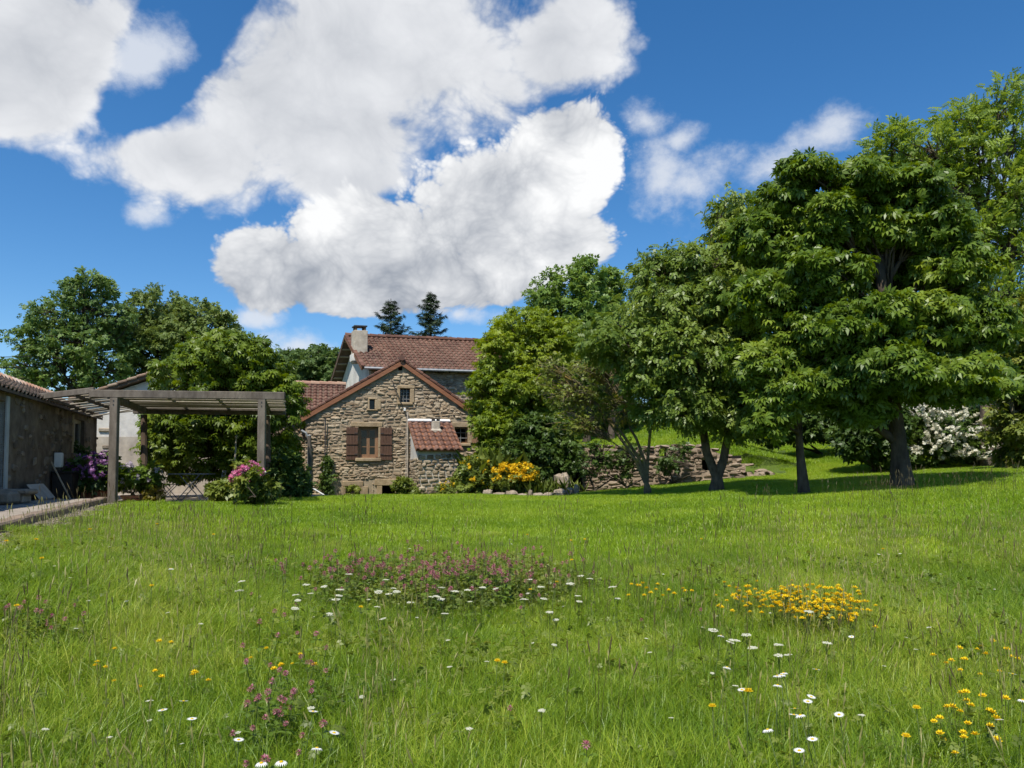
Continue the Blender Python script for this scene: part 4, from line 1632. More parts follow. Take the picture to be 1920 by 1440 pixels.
def lobe(px, py, rx, ry, D, rd=None, dy=0.0):
    c = at(px, py, D + dy)
    k = (D + dy) / F
    return (np.array(c), np.array([rx * k, rd if rd else (rx + ry) / 2 * k, ry * k]))


def tree(name, label, cat, base, lobes, leaf, tmpl, size, n_sub, sub_r, n_leaf, seed, trunk_r=.2, fork=.4, bark='bark', group=None, trunk_path=None, twig=.5,
         upbias=.7, outbias=.5, jitter=.5, droop=.3, flat=.6, shell=.72, inner=.25, stems=1, limb_r=.38, twig_r=.022, crown_name='crown', reject=.72, rough=2):
    rg = np.random.default_rng(seed)
    q = random.Random(seed)
    base = Vector(base)
    th = thing(name, label, cat, base, group)
    extra = []
    for (c0, r0) in lobes:
        for _ in range(rough):
            v = rg.normal(0, 1, 3)
            v /= np.linalg.norm(v)
            k_ = rg.uniform(.32, .55)
            extra.append((c0 + v * r0 * rg.uniform(.68, .92), r0 * k_))
    nl = len(lobes)
    lobes = list(lobes) + extra
    pos, out, tone, c, lb = crown_leaves(lobes, n_sub, sub_r, n_leaf, rg, flat, shell=shell, inner=inner, reject=reject)
    obj(crown_name, leaves_mesh(crown_name, leaf, pos, out, tmpl, size, rg, upbias, outbias, jitter, droop, rnd=tone), th)
    mb = MB()
    cen = sum((Vector(l[0]) for l in lobes), Vector()) / len(lobes)
    topz = max(l[0][2] + l[1][2] * .5 for l in lobes)
    forks = []
    for sidx in range(stems):
        if trunk_path:
            tp = [Vector(p) for p in trunk_path[sidx % len(trunk_path)]]
        else:
            ft = Vector((base.x + (cen.x - base.x) * .5 + q.uniform(-.3, .3) * stems, base.y + (cen.y - base.y) * .5 + q.uniform(-.3, .3) * stems, base.z + (topz - base.z) * fork))
            tp = [base + Vector((q.uniform(-.12, .12), q.uniform(-.12, .12), 0)) * (stems - 1) - UPZ * .2] + curve_pts(base + UPZ * .1, ft, q, .04, 4)
        r0 = trunk_r / stems ** .5
        rad = [r0 * (1.75 if i == 0 else 1.3 if i == 1 else 1 - .42 * i / (len(tp) - 1)) for i in range(len(tp))]
        mb.tube(tp, rad, 10)
        forks.append((tp, rad))
    nodes = []
    for i, l in enumerate(lobes[:nl]):
        tp, rad = forks[i % len(forks)]
        # a limb leaves the trunk somewhat below the part of the crown it carries
        zt_ = l[0][2] - (l[0][2] - base.z) * q.uniform(.12, .3)
        k = max([j for j in range(len(tp)) if tp[j].z <= zt_] or [0])
        k = min(max(k, min(2, len(tp) - 1)), len(tp) - 1)
        a = tp[k]
        if k + 1 < len(tp):
            a = a.lerp(tp[k + 1], q.uniform(0, .9))
        pts = curve_pts(a, Vector(l[0]), q, .08, 5)
        r1 = rad[k] * q.uniform(.45, .7)
        mb.tube(pts, [r1 * (1 - .75 * t / 5) for t in range(6)], 7)
        nodes.append((pts, r1))
    for j in range(len(c)):
        if q.random() > twig:
            continue
        pts, r1 = nodes[lb[j] if lb[j] < nl else (lb[j] - nl) // max(rough, 1)]
        a = pts[q.choice((2, 3, 4, 5))]
        pp = curve_pts(a, Vector(c[j]), q, .09, 3)
        mb.tube(pp, [max(twig_r * 1.5, r1 * .22), twig_r * 1.2, twig_r, twig_r * .5], 5, cap=False)
    mb.build('trunk', bark, th, smooth=True)
    return th


def G(px, D, sink=0.0):
    """ground point straight below a pixel column at distance D"""
    x = (px - 960) / F * D
    return Vector((x, D, hz(x, D) - sink))


# the trees far behind on the left
tree('broadleaf_tree', 'tall airy tree above the barn roof at far left', 'tree', G(165, 46), [
    lobe(165, 548, 46, 40, 46, 2.0), lobe(120, 590, 62, 36, 46, 2.4), lobe(195, 592, 48, 40, 46, 2), lobe(88, 640, 52, 38, 46, 2.2), lobe(165, 650, 72, 46, 46, 2.6),
    lobe(60, 692, 44, 28, 46, 2), lobe(130, 706, 58, 28, 46, 2), lobe(205, 694, 44, 42, 46, 2.2)],
    'leaf_far', T_SPRIG, .21, 560, .46, 15, 201, trunk_r=.34, fork=.42, twig=.5, flat=.42, jitter=.7, twig_r=.03, inner=.1, shell=.6)
tree('broadleaf_tree', 'rounded dark olive tree behind the pergola, beside the tall airy tree', 'tree', G(310, 50), [
    lobe(295, 582, 52, 40, 50, 2.4), lobe(262, 622, 40, 46, 50, 2.4), lobe(370, 604, 58, 42, 50, 2.4), lobe(408, 622, 44, 40, 50, 2.2), lobe(330, 650, 92, 52, 50, 3), lobe(275, 690, 52, 36, 50, 2.4), lobe(400, 680, 50, 40, 50, 2.4)],
    'leaf_far_olive', T_SPRIG, .22, 760, .46, 18, 202, trunk_r=.4, fork=.4, twig=.35, flat=.5, jitter=.7, twig_r=.03)
tree('broadleaf_tree', 'round green treetop behind the low wing roof', 'tree', G(590, 62), [
    lobe(560, 690, 44, 30, 62, 2.4), lobe(600, 680, 48, 30, 62, 2.6), lobe(645, 690, 44, 32, 62, 2.6), lobe(580, 725, 62, 34, 62, 2.6), lobe(640, 730, 40, 30, 62, 2.6)],
    'leaf_far_light', T_SPRIG, .3, 460, .6, 22, 203, trunk_r=.35, fork=.4, twig=.2, flat=.5, jitter=.7, twig_r=.03)
# a row of trees closing the view further back on both sides
for i, (px, py, rx, ry, D, lf, lab) in enumerate((
        (20, 745, 70, 38, 66, 'leaf_far', 'low dark tree behind the barn at the left edge'),
        (470, 735, 60, 36, 70, 'leaf_far_olive', 'low tree between the chestnut and the low wing, far behind'),
        (950, 720, 70, 60, 60, 'leaf_far', 'dark tree behind the tall house, beside the maple'),
        (1110, 790, 90, 60, 44, 'leaf_dark', 'dark tree on the slope behind the fruit tree'),
        (1320, 700, 120, 90, 52, 'leaf_far_olive', 'olive tree on the slope behind the walnut'),
        (1560, 700, 140, 110, 50, 'leaf_dark', 'dark tree on the slope behind the chestnuts'),
        (1790, 680, 130, 120, 48, 'leaf_far_olive', 'olive tree on the slope behind the white-flowering bush'))):
    tree('broadleaf_tree', lab, 'tree', G(px, D), [lobe(px - rx * .4, py, rx * .6, ry * .8, D), lobe(px + rx * .4, py - ry * .1, rx * .6, ry * .85, D), lobe(px, py + ry * .7, rx, ry * .8, D), lobe(px, py - ry * .5, rx * .5, ry * .6, D)],
         lf, T_SPRIG, .3, 330, .7, 22, 210 + i, trunk_r=.3, fork=.3, twig=.2, flat=.5, jitter=.7, twig_r=.03, group='background trees')


def spruce(label, px, ytop, ybot, wpx, D, seed):
    rg = np.random.default_rng(seed)
    q = random.Random(seed)
    b = G(px, D)
    top = at(px, ytop, D)
    th = thing('spruce_tree', label, 'tree', b, 'spruces behind the tall house')
    z0 = at(px, ybot, D).z - 3
    hgt = top.z - z0
    Rm = wpx / 2 * D / F * (hgt / (top.z - at(px, ybot, D).z)) ** .6
    mb = MB().tube([b - UPZ * .2, Vector((top.x, top.y, (b.z + top.z) / 2)), top], [.28, .16, .02], 8)
    P, O = [], []
    z = z0
    ang = q.uniform(0, 6.3)
    while z < top.z - .15:
        f = (top.z - z) / hgt
        ang += 2.4 + q.uniform(-.5, .5)
        L = Rm * (f ** .85) * q.choice((.55, .8, .95, 1.1, 1.2)) * q.uniform(.85, 1.1) + .1
        dr = Vector((math.cos(ang), math.sin(ang), 0))
        c = Vector((top.x, top.y, z))
        m = max(3, int(L * 9))
        tip = c + dr * L + UPZ * (L * q.uniform(-.05, .3))
        mb.tube([c, c + dr * L * .5 - UPZ * L * .06, tip], [.03, .02, .008], 4, cap=False)
        for i in range(m):
            t = (i + .6) / m
            p = c.lerp(tip, t) - UPZ * .12 * L * math.sin(PI * t)
            for sgn in (-1, 0, 1):
                sd_ = Vector((-dr.y, dr.x, 0)) * sgn * (1.05 - t) * .3 * L * q.uniform(.4, 1.1)
                P.append(p + sd_ - UPZ * q.uniform(0, .1))
                O.append((dr + sd_.normalized() * .5 if sgn else dr))
        z += q.uniform(.08, .15) * (0.5 + f)
    P, O = np.array([tuple(p) for p in P]), norm(np.array([tuple(o) for o in O]))
    obj('crown', leaves_mesh('crown', 'needle', P, O, T_NEEDLE, .30, rg, 1.0, .1, .3, .25), th)
    mb.build('trunk', 'bark', th)


spruce('dark pointed spruce behind the tall house, left one of two', 733, 560, 640, 98, 56, 221)
spruce('dark pointed spruce behind the tall house, right one of two', 808, 547, 640, 110, 57, 222)

# chestnut behind the pergola
tree('chestnut_tree', 'low spreading chestnut behind the pergola laths', 'tree', G(430, 24.6), [
    lobe(430, 668, 74, 44, 24.3, 1.3), lobe(370, 705, 70, 46, 24.3, 1.3), lobe(480, 700, 56, 48, 24.3, 1.2), lobe(345, 800, 72, 60, 24.2, 1.3), lobe(420, 775, 80, 66, 24.0, 1.4),
    lobe(505, 770, 66, 70, 24.2, 1.3), lobe(395, 850, 100, 46, 24.1, 1.3), lobe(500, 845, 60, 40, 24.2, 1.1), lobe(320, 838, 42, 42, 24.2, 1.0)],
    'leaf_chestnut_bright', T_PALM, .175, 950, .32, 12, 231, trunk_r=.2, fork=.3, twig=.3, droop=.2, jitter=.45, flat=.45, shell=.8, outbias=.6, upbias=.6)

# maple and shrubs by the cottage
tree('maple_tree', 'dense bright green maple beside the lean-to', 'tree', G(965, 28.5), [
    lobe(985, 622, 58, 44, 28.5, 1.4), lobe(950, 672, 56, 46, 28.3, 1.4), lobe(1020, 660, 66, 60, 28.5, 1.5), lobe(920, 735, 42, 46, 28.0, 1.2), lobe(985, 735, 76, 60, 28.2, 1.6), lobe(948, 800, 54, 48, 27.8, 1.3),
    lobe(1000, 815, 78, 56, 28, 1.5), lobe(934, 845, 38, 34, 27.7, 1.0), lobe(960, 865, 66, 36, 27.6, 1.1)],
    'leaf_maple', T_PALM5, .15, 1250, .34, 17, 241, trunk_r=.22, fork=.22, twig=.2, droop=.4, jitter=.45, flat=.4, shell=.82)
for i, (lab, L_) in enumerate((('upright blue-green poplar behind the maple, tallest of the group', [(1100, 530, 30, 44), (1098, 600, 36, 60), (1100, 680, 40, 60)]),
                               ('narrow blue-green poplar left of the tallest poplar', [(1038, 540, 24, 38), (1040, 600, 32, 54), (1045, 680, 40, 60), (1005, 560, 14, 26), (1008, 620, 20, 44)]),
                               ('blue-green poplar between the tallest poplar and the walnut', [(1145, 545, 22, 36), (1145, 610, 30, 56), (1140, 690, 40, 60)]))):
    px = L_[0][0]
    tree('poplar_tree', lab, 'tree', G(px, 38), [lobe(a, b, c, d, 38 + i, c * 38 / F * 1.1) for a, b, c, d in L_], 'leaf_poplar', T_SPRIG, .2, 300, .36, 18, 245 + i, trunk_r=.16, fork=.5,
         group='poplars behind the maple', twig=.3, flat=.8, jitter=.6, droop=.0, outbias=.7, twig_r=.02)
tree('dark_bush', 'dark green bush in front of the maple beside the rounded stone block', 'bush', G(1020, 26.6), [lobe(985, 850, 40, 44, 26.4, .8), lobe(1035, 835, 46, 56, 26.6, .9), lobe(1030, 880, 50, 30, 26.4, .8), lobe(1000, 800, 40, 30, 26.8, .8)],
     'leaf_dark', T_SPRIG, .14, 330, .22, 22, 251, trunk_r=.1, fork=.2, stems=3, twig=.2)

# the old fruit tree with lichen, and the walnut
b = G(1213, 22.0)
fruit_paths = []
for dx, px2, py2 in ((0, 1180, 800), (.03, 1130, 770), (-.03, 1222, 790), (.05, 1085, 720)):
    e = at(px2, py2, 22.0 + dx * 8)
    k = at(1213 + (px2 - 1213) * .18, 860, 22.0)
    fruit_paths.append([b - UPZ * .2, b + Vector((dx, 0, .15)), k, k.lerp(e, .5) + UPZ * .1, e])
tree('fruit_tree', 'old leaning fruit tree with orange lichen twigs before the ruined wall', 'tree', b, [
    lobe(1120, 690, 72, 50, 22, 1.1), lobe(1060, 740, 62, 56, 22.2, 1.0), lobe(1150, 760, 60, 48, 22, 1.0), lobe(1090, 800, 70, 46, 22, 1.0), lobe(1185, 700, 48, 50, 22.2, .9), lobe(1030, 690, 44, 40, 22.4, .8)],
    'leaf_olive', T_SPRIG, .07, 640, .24, 7, 261, trunk_r=.115, bark='bark_lichen', stems=4, trunk_path=fruit_paths, twig=1.0, twig_r=.011, shell=.3, inner=.5, flat=.7)
b = G(1343, 20.0)
e1, e2 = at(1318, 800, 20.1), at(1362, 830, 19.9)
k = at(1343, 893, 20)
wp = [[b - UPZ * .2, b + UPZ * .1, k, k.lerp(e1, .45) + Vector((-.1, 0, .05)), e1, at(1300, 730, 20.2)], [b - UPZ * .2, b + UPZ * .12, k + Vector((.04, 0, 0)), k.lerp(e2, .5) + Vector((.06, 0, 0)), e2, at(1395, 700, 20)]]
tree('walnut_tree', 'large olive-green walnut with forked trunk right of the fruit tree', 'tree', b, [
    lobe(1372, 420, 44, 52, 20, .9), lobe(1405, 470, 56, 70, 20, 1.1), lobe(1300, 505, 66, 46, 20, 1.1), lobe(1235, 520, 48, 44, 20, .9), lobe(1345, 560, 76, 72, 19.8, 1.3), lobe(1250, 590, 80, 56, 19.8, 1.2), lobe(1165, 640, 72, 46, 19.9, 1.0),
    lobe(1290, 670, 90, 60, 19.6, 1.3), lobe(1215, 700, 50, 36, 19.6, .8), lobe(1370, 680, 70, 70, 19.7, 1.1), lobe(1300, 755, 80, 40, 19.5, 1.0), lobe(1375, 770, 54, 44, 19.4, .9)],
    'leaf_walnut', T_WALNUT, .19, 1450, .32, 13, 271, trunk_r=.21, bark='bark_grey', stems=2, trunk_path=wp, twig=.45, droop=.75, jitter=.45, flat=.7, outbias=.7, upbias=.5, shell=.78)

# the two chestnuts on the right
b = G(1506, 17.6)
cp = [[b - UPZ * .2, b + UPZ * .1, at(1500, 850, 17.6), at(1497, 780, 17.6), at(1492, 690, 17.5), at(1495, 600, 17.5)]]
tree('chestnut_tree', 'slender dark chestnut with thin trunk between the walnut and the big chestnut', 'tree', b, [
    lobe(1475, 380, 53, 37, 17.6, 0.70), lobe(1430, 450, 55, 42, 17.6, 0.79), lobe(1500, 480, 53, 53, 17.5, 0.88), lobe(1430, 560, 58, 48, 17.4, 0.88), lobe(1490, 620, 62, 53, 17.2, 0.88), lobe(1425, 680, 51, 43, 17.2, 0.79), lobe(1470, 735, 58, 38, 17.0, 0.79),
    lobe(1530, 720, 44, 40, 17.1, 0.70), lobe(1440, 790, 35, 27, 16.9, 0.53)],
    'leaf_chestnut', T_PALM, .16, 760, .28, 14, 281, trunk_r=.105, trunk_path=cp, twig=.35, droop=.2, jitter=.5, flat=.4, shell=.8, outbias=.7, upbias=.55)
b = G(1690, 17.0)
cp = [[b - UPZ * .2, b + UPZ * .1, at(1686, 840, 17), at(1676, 760, 17), at(1668, 660, 17), at(1655, 560, 17), at(1650, 480, 17)]]
tree('chestnut_tree', 'big dark chestnut with thick trunk, largest tree on the lawn', 'tree', b, [
    lobe(1512, 318, 44, 22, 17, 0.62), lobe(1610, 345, 62, 38, 17.1, 0.79), lobe(1700, 365, 63, 42, 17, 0.88), lobe(1560, 410, 58, 40, 16.9, 0.79), lobe(1650, 430, 70, 40, 17.3, 0.88), lobe(1660, 510, 53, 37, 18.0, 0.53), lobe(1750, 430, 56, 45, 16.9, 0.88),
    lobe(1560, 520, 62, 45, 16.6, 0.88), lobe(1780, 510, 55, 48, 16.8, 0.88), lobe(1660, 590, 67, 37, 16.1, 0.79), lobe(1730, 610, 74, 48, 16.3, 0.97), lobe(1580, 620, 65, 48, 16.4, 0.88), lobe(1820, 610, 58, 53, 16.8, 0.88),
    lobe(1650, 690, 84, 45, 16.0, 0.97), lobe(1760, 715, 84, 40, 16.1, 0.97), lobe(1570, 720, 53, 37, 16.5, 0.70), lobe(1850, 710, 49, 40, 16.7, 0.70), lobe(1612, 770, 36, 26, 16.8, 0.5)],
    'leaf_chestnut', T_PALM, .165, 1400, .29, 14, 282, trunk_r=.195, trunk_path=cp, twig=.35, droop=.2, jitter=.5, flat=.4, shell=.8, outbias=.7, upbias=.55)

# the pale ash at the right edge
b = G(1850, 24)
cp = [[b - UPZ * .2, b + UPZ * .2, at(1848, 700, 24), at(1845, 500, 24), at(1850, 380, 24)], [b - UPZ * .2, b + Vector((.2, 0, .2)), at(1885, 700, 24), at(1895, 500, 24), at(1900, 360, 24)]]
tree('ash_tree', 'tall feathery light green ash at the right edge', 'tree', b, [
    lobe(1880, 190, 44, 34, 24, .9), lobe(1810, 225, 48, 36, 24, 1.0), lobe(1890, 260, 60, 44, 24, 1.1), lobe(1830, 300, 60, 44, 24.2, 1.1), lobe(1740, 280, 52, 36, 24, 1.0), lobe(1670, 275, 44, 38, 24, .9), lobe(1770, 350, 56, 46, 24.4, 1.0),
    lobe(1690, 340, 56, 44, 24.3, 1.0), lobe(1890, 360, 56, 46, 24, 1.0), lobe(1960, 300, 60, 70, 24, 1.2), lobe(1900, 460, 56, 46, 23.8, 1.0), lobe(1840, 420, 40, 34, 24, .8), lobe(1960, 440, 60, 70, 24, 1.2), lobe(1880, 560, 62, 52, 23.8, 1.1), lobe(1950, 580, 60, 70, 24, 1.1)],
    'leaf_ash', T_ASH, .30, 620, .36, 11, 291, trunk_r=.24, bark='bark_grey', trunk_path=cp, stems=2, twig=.7, droop=-.1, jitter=.6, flat=.9, outbias=.8, upbias=.3, shell=.6, twig_r=.018)
tree('elder_bush', 'olive brown bush at the right edge below the ash', 'bush', G(1915, 19.5), [
    lobe(1895, 620, 40, 60, 19.6, .8), lobe(1920, 700, 50, 70, 19.4, .9), lobe(1905, 790, 40, 60, 19.4, .8), lobe(1930, 860, 44, 50, 19.3, .8), lobe(1975, 740, 60, 110, 19.4, 1.0)],
    'leaf_olive', T_SPRIG, .14, 420, .26, 15, 292, trunk_r=.16, bark='bark_lichen', stems=3, twig=.6, twig_r=.012, shell=.5)
for i, (px, D, L_, lab) in enumerate(((1640, 24.5, [(1610, 820, 40, 34), (1650, 800, 46, 50), (1660, 845, 40, 26)], 'dark bush on the slope between the two chestnut trunks'),
                                      (1540, 30, [(1500, 790, 60, 30), (1560, 780, 60, 36), (1450, 800, 50, 30)], 'dark hedge bush under the slender chestnut on the slope'),
                                      (1860, 26.5, [(1850, 800, 44, 60), (1890, 820, 40, 50), (1820, 745, 50, 40)], 'dark bush behind the white-flowering bush'),
                                      (1725, 28, [(1700, 790, 50, 50), (1760, 770, 60, 50)], 'dark bush between big chestnut trunk and white blossoms'))):
    tree('dark_bush', lab, 'bush', G(px, D), [lobe(a, bb, c, d, D, c * D / F) for a, bb, c, d in L_], 'leaf_dark', T_SPRIG, .17, 260, .3, 20, 300 + i, trunk_r=.1, fork=.2, stems=3, twig=.25)


def flowering_bush(name, label, base, lobes, leaf, n_sub, flower, n_fl, seed, lsize=.1, fsize=.06, fl_sub=.12, n_per=12, group=None, tm=T_SPRIG, sub_r=.2, n_leaf=14, ftm=None, top=-.1, spike=0):
    th = tree(name, label, 'bush' if 'bush' in label else 'shrub', base, lobes, leaf, tm, lsize, n_sub, sub_r, n_leaf, seed, trunk_r=.05, fork=.25, stems=3, twig=.4, twig_r=.008, crown_name='foliage', group=group)
    rg = np.random.default_rng(seed + 1000)
    c, o, _ = subclumps(lobes, n_fl, rg, shell=.93, inner=0)
    keep = o[:, 2] > top
    c, o = c[keep], o[keep]
    idx = np.repeat(np.arange(len(c)), n_per)
    n = len(idx)
    v = norm(rg.normal(0, 1, (n, 3))) * rg.uniform(.2, 1, (n, 1)) ** .5
    off = v * fl_sub
    if spike:
        ax_ = norm(o + rg.normal(0, .4, o.shape) + np.array([0, 0, .3]))
        off = v * fl_sub * .3 + ax_[idx] * rg.uniform(0, 1, (n, 1)) * spike
    pos = c[idx] + off + o[idx] * fl_sub * .6
    obj('blossom', leaves_mesh('blossom', flower, pos, norm(v + o[idx]), ftm or T_PETALS, fsize, rg, .3, .9, .3, 0, rnd=rg.uniform(0, 1, n)), th)
    return th


flowering_bush('hawthorn_bush', 'white-flowering bush on the slope right of the big chestnut trunk', G(1770, 25), [
    lobe(1720, 810, 36, 46, 24.8, .8), lobe(1765, 815, 46, 44, 24.6, .9), lobe(1820, 800, 46, 36, 25, .9), lobe(1800, 845, 46, 22, 24.6, .8), lobe(1855, 790, 26, 30, 25.2, .6), lobe(1740, 850, 40, 18, 24.5, .6)],
    'leaf_dark', 260, 'blossom_white', 330, 321, lsize=.13, fsize=.11, fl_sub=.1, n_per=16, top=-.35, spike=.42)

# flower bed by the ruined wall
flowering_bush('yellow_shrub', 'tall leafy shrub with scattered yellow flowers beside the lean-to', G(878, 25.5), [lobe(892, 886, 30, 28, 25.3, .6), lobe(882, 908, 32, 22, 25.2, .6), lobe(905, 905, 28, 24, 25.4, .5)],
    'leaf_shrub', 170, 'blossom_yellow', 75, 331, lsize=.13, fsize=.07, n_per=10, fl_sub=.08)
flowering_bush('yellow_shrub', 'compact shrub covered in yellow blossom behind the rock border', G(965, 25.2), [lobe(950, 897, 30, 24, 25.1, .55), lobe(978, 895, 26, 22, 25.1, .5)],
    'leaf_shrub', 90, 'blossom_yellow', 210, 332, lsize=.1, fsize=.075, n_per=16, fl_sub=.1)
flowering_bush('yellow_shrub', 'low yellow flowers at the foot of the lean-to', G(835, 27), [lobe(842, 918, 16, 11, 26.8, .3), lobe(828, 922, 12, 8, 26.8, .25)],
    'leaf_shrub', 60, 'blossom_yellow', 24, 333, lsize=.09, fsize=.055, n_per=8)
tree('small_bush', 'light green bush before the cellar door', 'bush', G(757, 29.6), [lobe(757, 913, 20, 18, 29.6, .4), lobe(770, 922, 16, 12, 29.5, .35)], 'leaf_shrub', T_SPRIG, .1, 80, .13, 14, 341, trunk_r=.03, fork=.2, stems=3)
tree('small_bush', 'small plant growing in the low cellar window', 'bush', FP.w(FP.xz(663, 930)[0], -.35, 0), [lobe(661, 922, 11, 13, 31.2, .25)], 'leaf_shrub', T_SPRIG, .1, 26, .11, 12, 342, trunk_r=.02, fork=.2, stems=2)
tree('climbing_plant', 'small climber on the thin pipe at the cottage front', 'climber', FP.w(FP.xz(612, 930)[0], -.2, 0), [lobe(612, 905, 10, 22, 31.0, .2), lobe(620, 888, 8, 12, 31.1, .15), lobe(614, 866, 5, 14, 31.2, .12)], 'leaf_dark', T_SPRIG, .1, 50, .12, 12, 343, trunk_r=.03, fork=.5)
# strap-leaved plants in the bed
rgs = np.random.default_rng(77)
for i, (px, D, n, hgt, lab) in enumerate(((940, 25.9, 130, 1.45, 'tall clump of iris leaves behind the yellow shrubs'), (1040, 25.0, 110, .55, 'clump of narrow leaves beside the rounded stone block'), (1000, 24.9, 60, .5, 'clump of narrow leaves behind the rock border'))):
    bb = G(px, D)
    th = tag(bpy.data.objects.new('iris_clump', None), lab, 'plant', 'strap-leaved plants in the bed')
    COL.objects.link(th)
    th.location = bb
    pos = np.array(bb) + rgs.normal(0, 1, (n, 3)) * np.array([.4, .25, 0])
    out = norm(rgs.normal(0, .35, (n, 3)) + np.array([0, 0, 3.5]))
    obj('leaf_tuft', leaves_mesh('leaf_tuft', 'leaf_shrub', pos, out, (T_STRAP[0] * np.array([1.3, 1, 1], dtype=np.float32), T_STRAP[1]), hgt, rgs, 0, .2, 1.0, -1.6), th)

# saplings before the ruined wall
for i, (px, D, L_, lab) in enumerate(((1115, 25.4, [(1100, 860, 26, 30), (1130, 850, 26, 34), (1118, 885, 20, 20)], 'thin dark sapling clump before the ruined wall beside the rounded stone block'),
                                      (1175, 25.6, [(1165, 870, 24, 26), (1185, 855, 22, 30)], 'thin dark sapling clump just left of the fruit tree trunk'),
                                      (1262, 26.4, [(1255, 868, 22, 22), (1272, 850, 16, 24)], 'thin dark sapling clump before the ruined wall between fruit tree and walnut'))):
    tree('sapling', lab, 'sapling', G(px, D), [lobe(a, bb, c, d, D, .4) for a, bb, c, d in L_], 'leaf_dark', T_SPRIG, .1, 60, .18, 9, 350 + i, trunk_r=.06, fork=.35, stems=4, twig=.9, twig_r=.012)

# ------------------------------------------------------------------ ruined wall, rocks
def ruined_wall():
    a, b = at(1066, 900, 27.3), at(1398, 880, 27.0)
    u = Vector((b.x - a.x, b.y - a.y, 0)).normalized()
    d = Vector((-u.y, u.x, 0))
    PL = Plane(a, u, d)
    L = (Vector((b.x, b.y, 0)) - Vector((a.x, a.y, 0))).length
    th = thing('ruined_wall', 'low ruined dry-stone wall with square openings behind the fruit tree', 'wall', PL.w(L / 2, .3, .8))
    zt = at(1250, 838, 27.1).z

    def top(x):
        return zt + .04 * math.sin(x * 1.9) - max(0, (x - L * .8)) * .45

    def rect(px0, py0, px1, py1):
        x0, z1 = PL.xz(px0, py0)
        x1, z0 = PL.xz(px1, py1)
        return (x0, x1, z0, z1)
    holes = [rect(1078, 846, 1094, 868), rect(1133, 845, 1145, 862), rect(1236, 839, 1250, 856), rect(1233, 862, 1251, 884), rect(1070, 880, 1092, 912), rect(1316, 862, 1332, 882)]
    n = 14
    core = wall_holes(MB(), PL.M, 0, L, 0.2, lambda x: top(x) - .06, holes, .6, [L * k / n for k in range(1, n)])
    w = core.build('wall_core', 'stone_wall', th)
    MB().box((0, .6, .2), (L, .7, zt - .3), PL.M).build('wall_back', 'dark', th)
    lay_stones(w, PL.M, 0, L, .55, zt + .05, lambda x, z: z < top(x), holes, 'stone_wall', hr=(.06, .19), wr=(.12, .55), depth=(.02, .085), seed=91, wave=.07)
    q = random.Random(4)
    x = 0
    while x < L:
        ww = q.uniform(.3, .6)
        me = q.choice(stones('stone_wall'))
        T = PL.M @ Matrix.Translation((x + ww / 2, .62, top(x + ww / 2) + .02)) @ Matrix.Diagonal((ww, q.uniform(.6, .72), q.uniform(.1, .18), 1))
        obj('coping_stone', me, w, T)
        x += ww
    # rubble at the right end
    for i in range(9):
        p = G(1380 + i * 8 + q.uniform(-6, 6), 26.6 + q.uniform(-.6, .8))
        r = q.uniform(.14, .26)
        me = q.choice(stones('stone_wall'))
        o = obj('fallen_stone', me, None, Matrix.Translation(p + UPZ * r * .3) @ Matrix.Rotation(q.uniform(0, 6), 4, 'Z') @ Matrix.Diagonal((r * 1.8, r * 1.4, r * 1.1, 1)) @ Matrix.Translation((0, .5, 0)))
        tag(o, 'loose stone fallen from the right end of the ruined wall, ' + nth(i, 9), 'stone', 'loose stones by the ruined wall')


mat('stone_wall', (0.085, 0.06, 0.04), (0.25, 0.185, 0.13), (0.40, 0.32, 0.235), rough=0.92, scale=4, bump=0.6, bscale=18, rnd=0.6)
ruined_wall()


def rock(name, label, c, sx, sy, sz, seed, group=None, cat='rock', box=.45):
    """an irregular rounded boulder"""
    q = random.Random(seed)
    V, Fc = [], []
    nu, nv = 12, 7
    ph = [q.uniform(0, 6.3) for _ in range(6)]
    for j in range(nv + 1):
        t = PI * j / nv
        for i in range(nu):
            a = 2 * PI * i / nu
            x, y, z = math.sin(t) * math.cos(a), math.sin(t) * math.sin(a), -math.cos(t)
            m = max(abs(x), abs(y), abs(z))
            k = (1 - box) + box / m
            k *= 1 + .09 * math.sin(3 * a + ph[0] + 2 * t) + .07 * math.sin(5 * t + ph[1] + a) + q.uniform(-.05, .05)
            V.append((c[0] + x * k * sx, c[1] + y * k * sy, c[2] + z * k * sz))
    for j in range(nv):
        for i in range(nu):
            i2 = (i + 1) % nu
            Fc.append((j * nu + i, j * nu + i2, (j + 1) * nu + i2, (j + 1) * nu + i))
    o = MB().add(V, Fc, q.random()).build(name, 'rock', None, smooth=False)
    return tag(o, label, cat, group)


q = random.Random(17)
px = 906.0
i = 0
row = []
while px < 1082:
    w = q.uniform(8, 26)
    D = 24.2 + .3 * math.sin(i)
    h_ = q.uniform(.06, .16) * (1.5 if i in (4, 9) else 1)
    p = G(px + w / 2, D)
    ro = rock('border_rock', 'pale rock in the border edging the flower bed', (p.x, p.y, p.z + h_ * .55), w / 2 * D / F * 1.05, .2, h_, 400 + i, 'rocks edging the flower bed')
    row.append(ro)
    px += w
    i += 1
for i, ro in enumerate(row):
    ro['label'] = 'pale rock edging the flower bed, %s in the row' % nth(i, len(row))
p = G(1055, 25.2)
rock('stone_block', 'large upright rounded stone block beside the ruined wall', (p.x, p.y, p.z + .3), .27, .26, .42, 450, None, 'stone', .7)


# ------------------------------------------------------------------ things on the terrace
def on_terrace(px, D):
    x = (px - 960) / F * D
    return Vector((x, D, BZ - .008 if D < 18.2 else PZ))


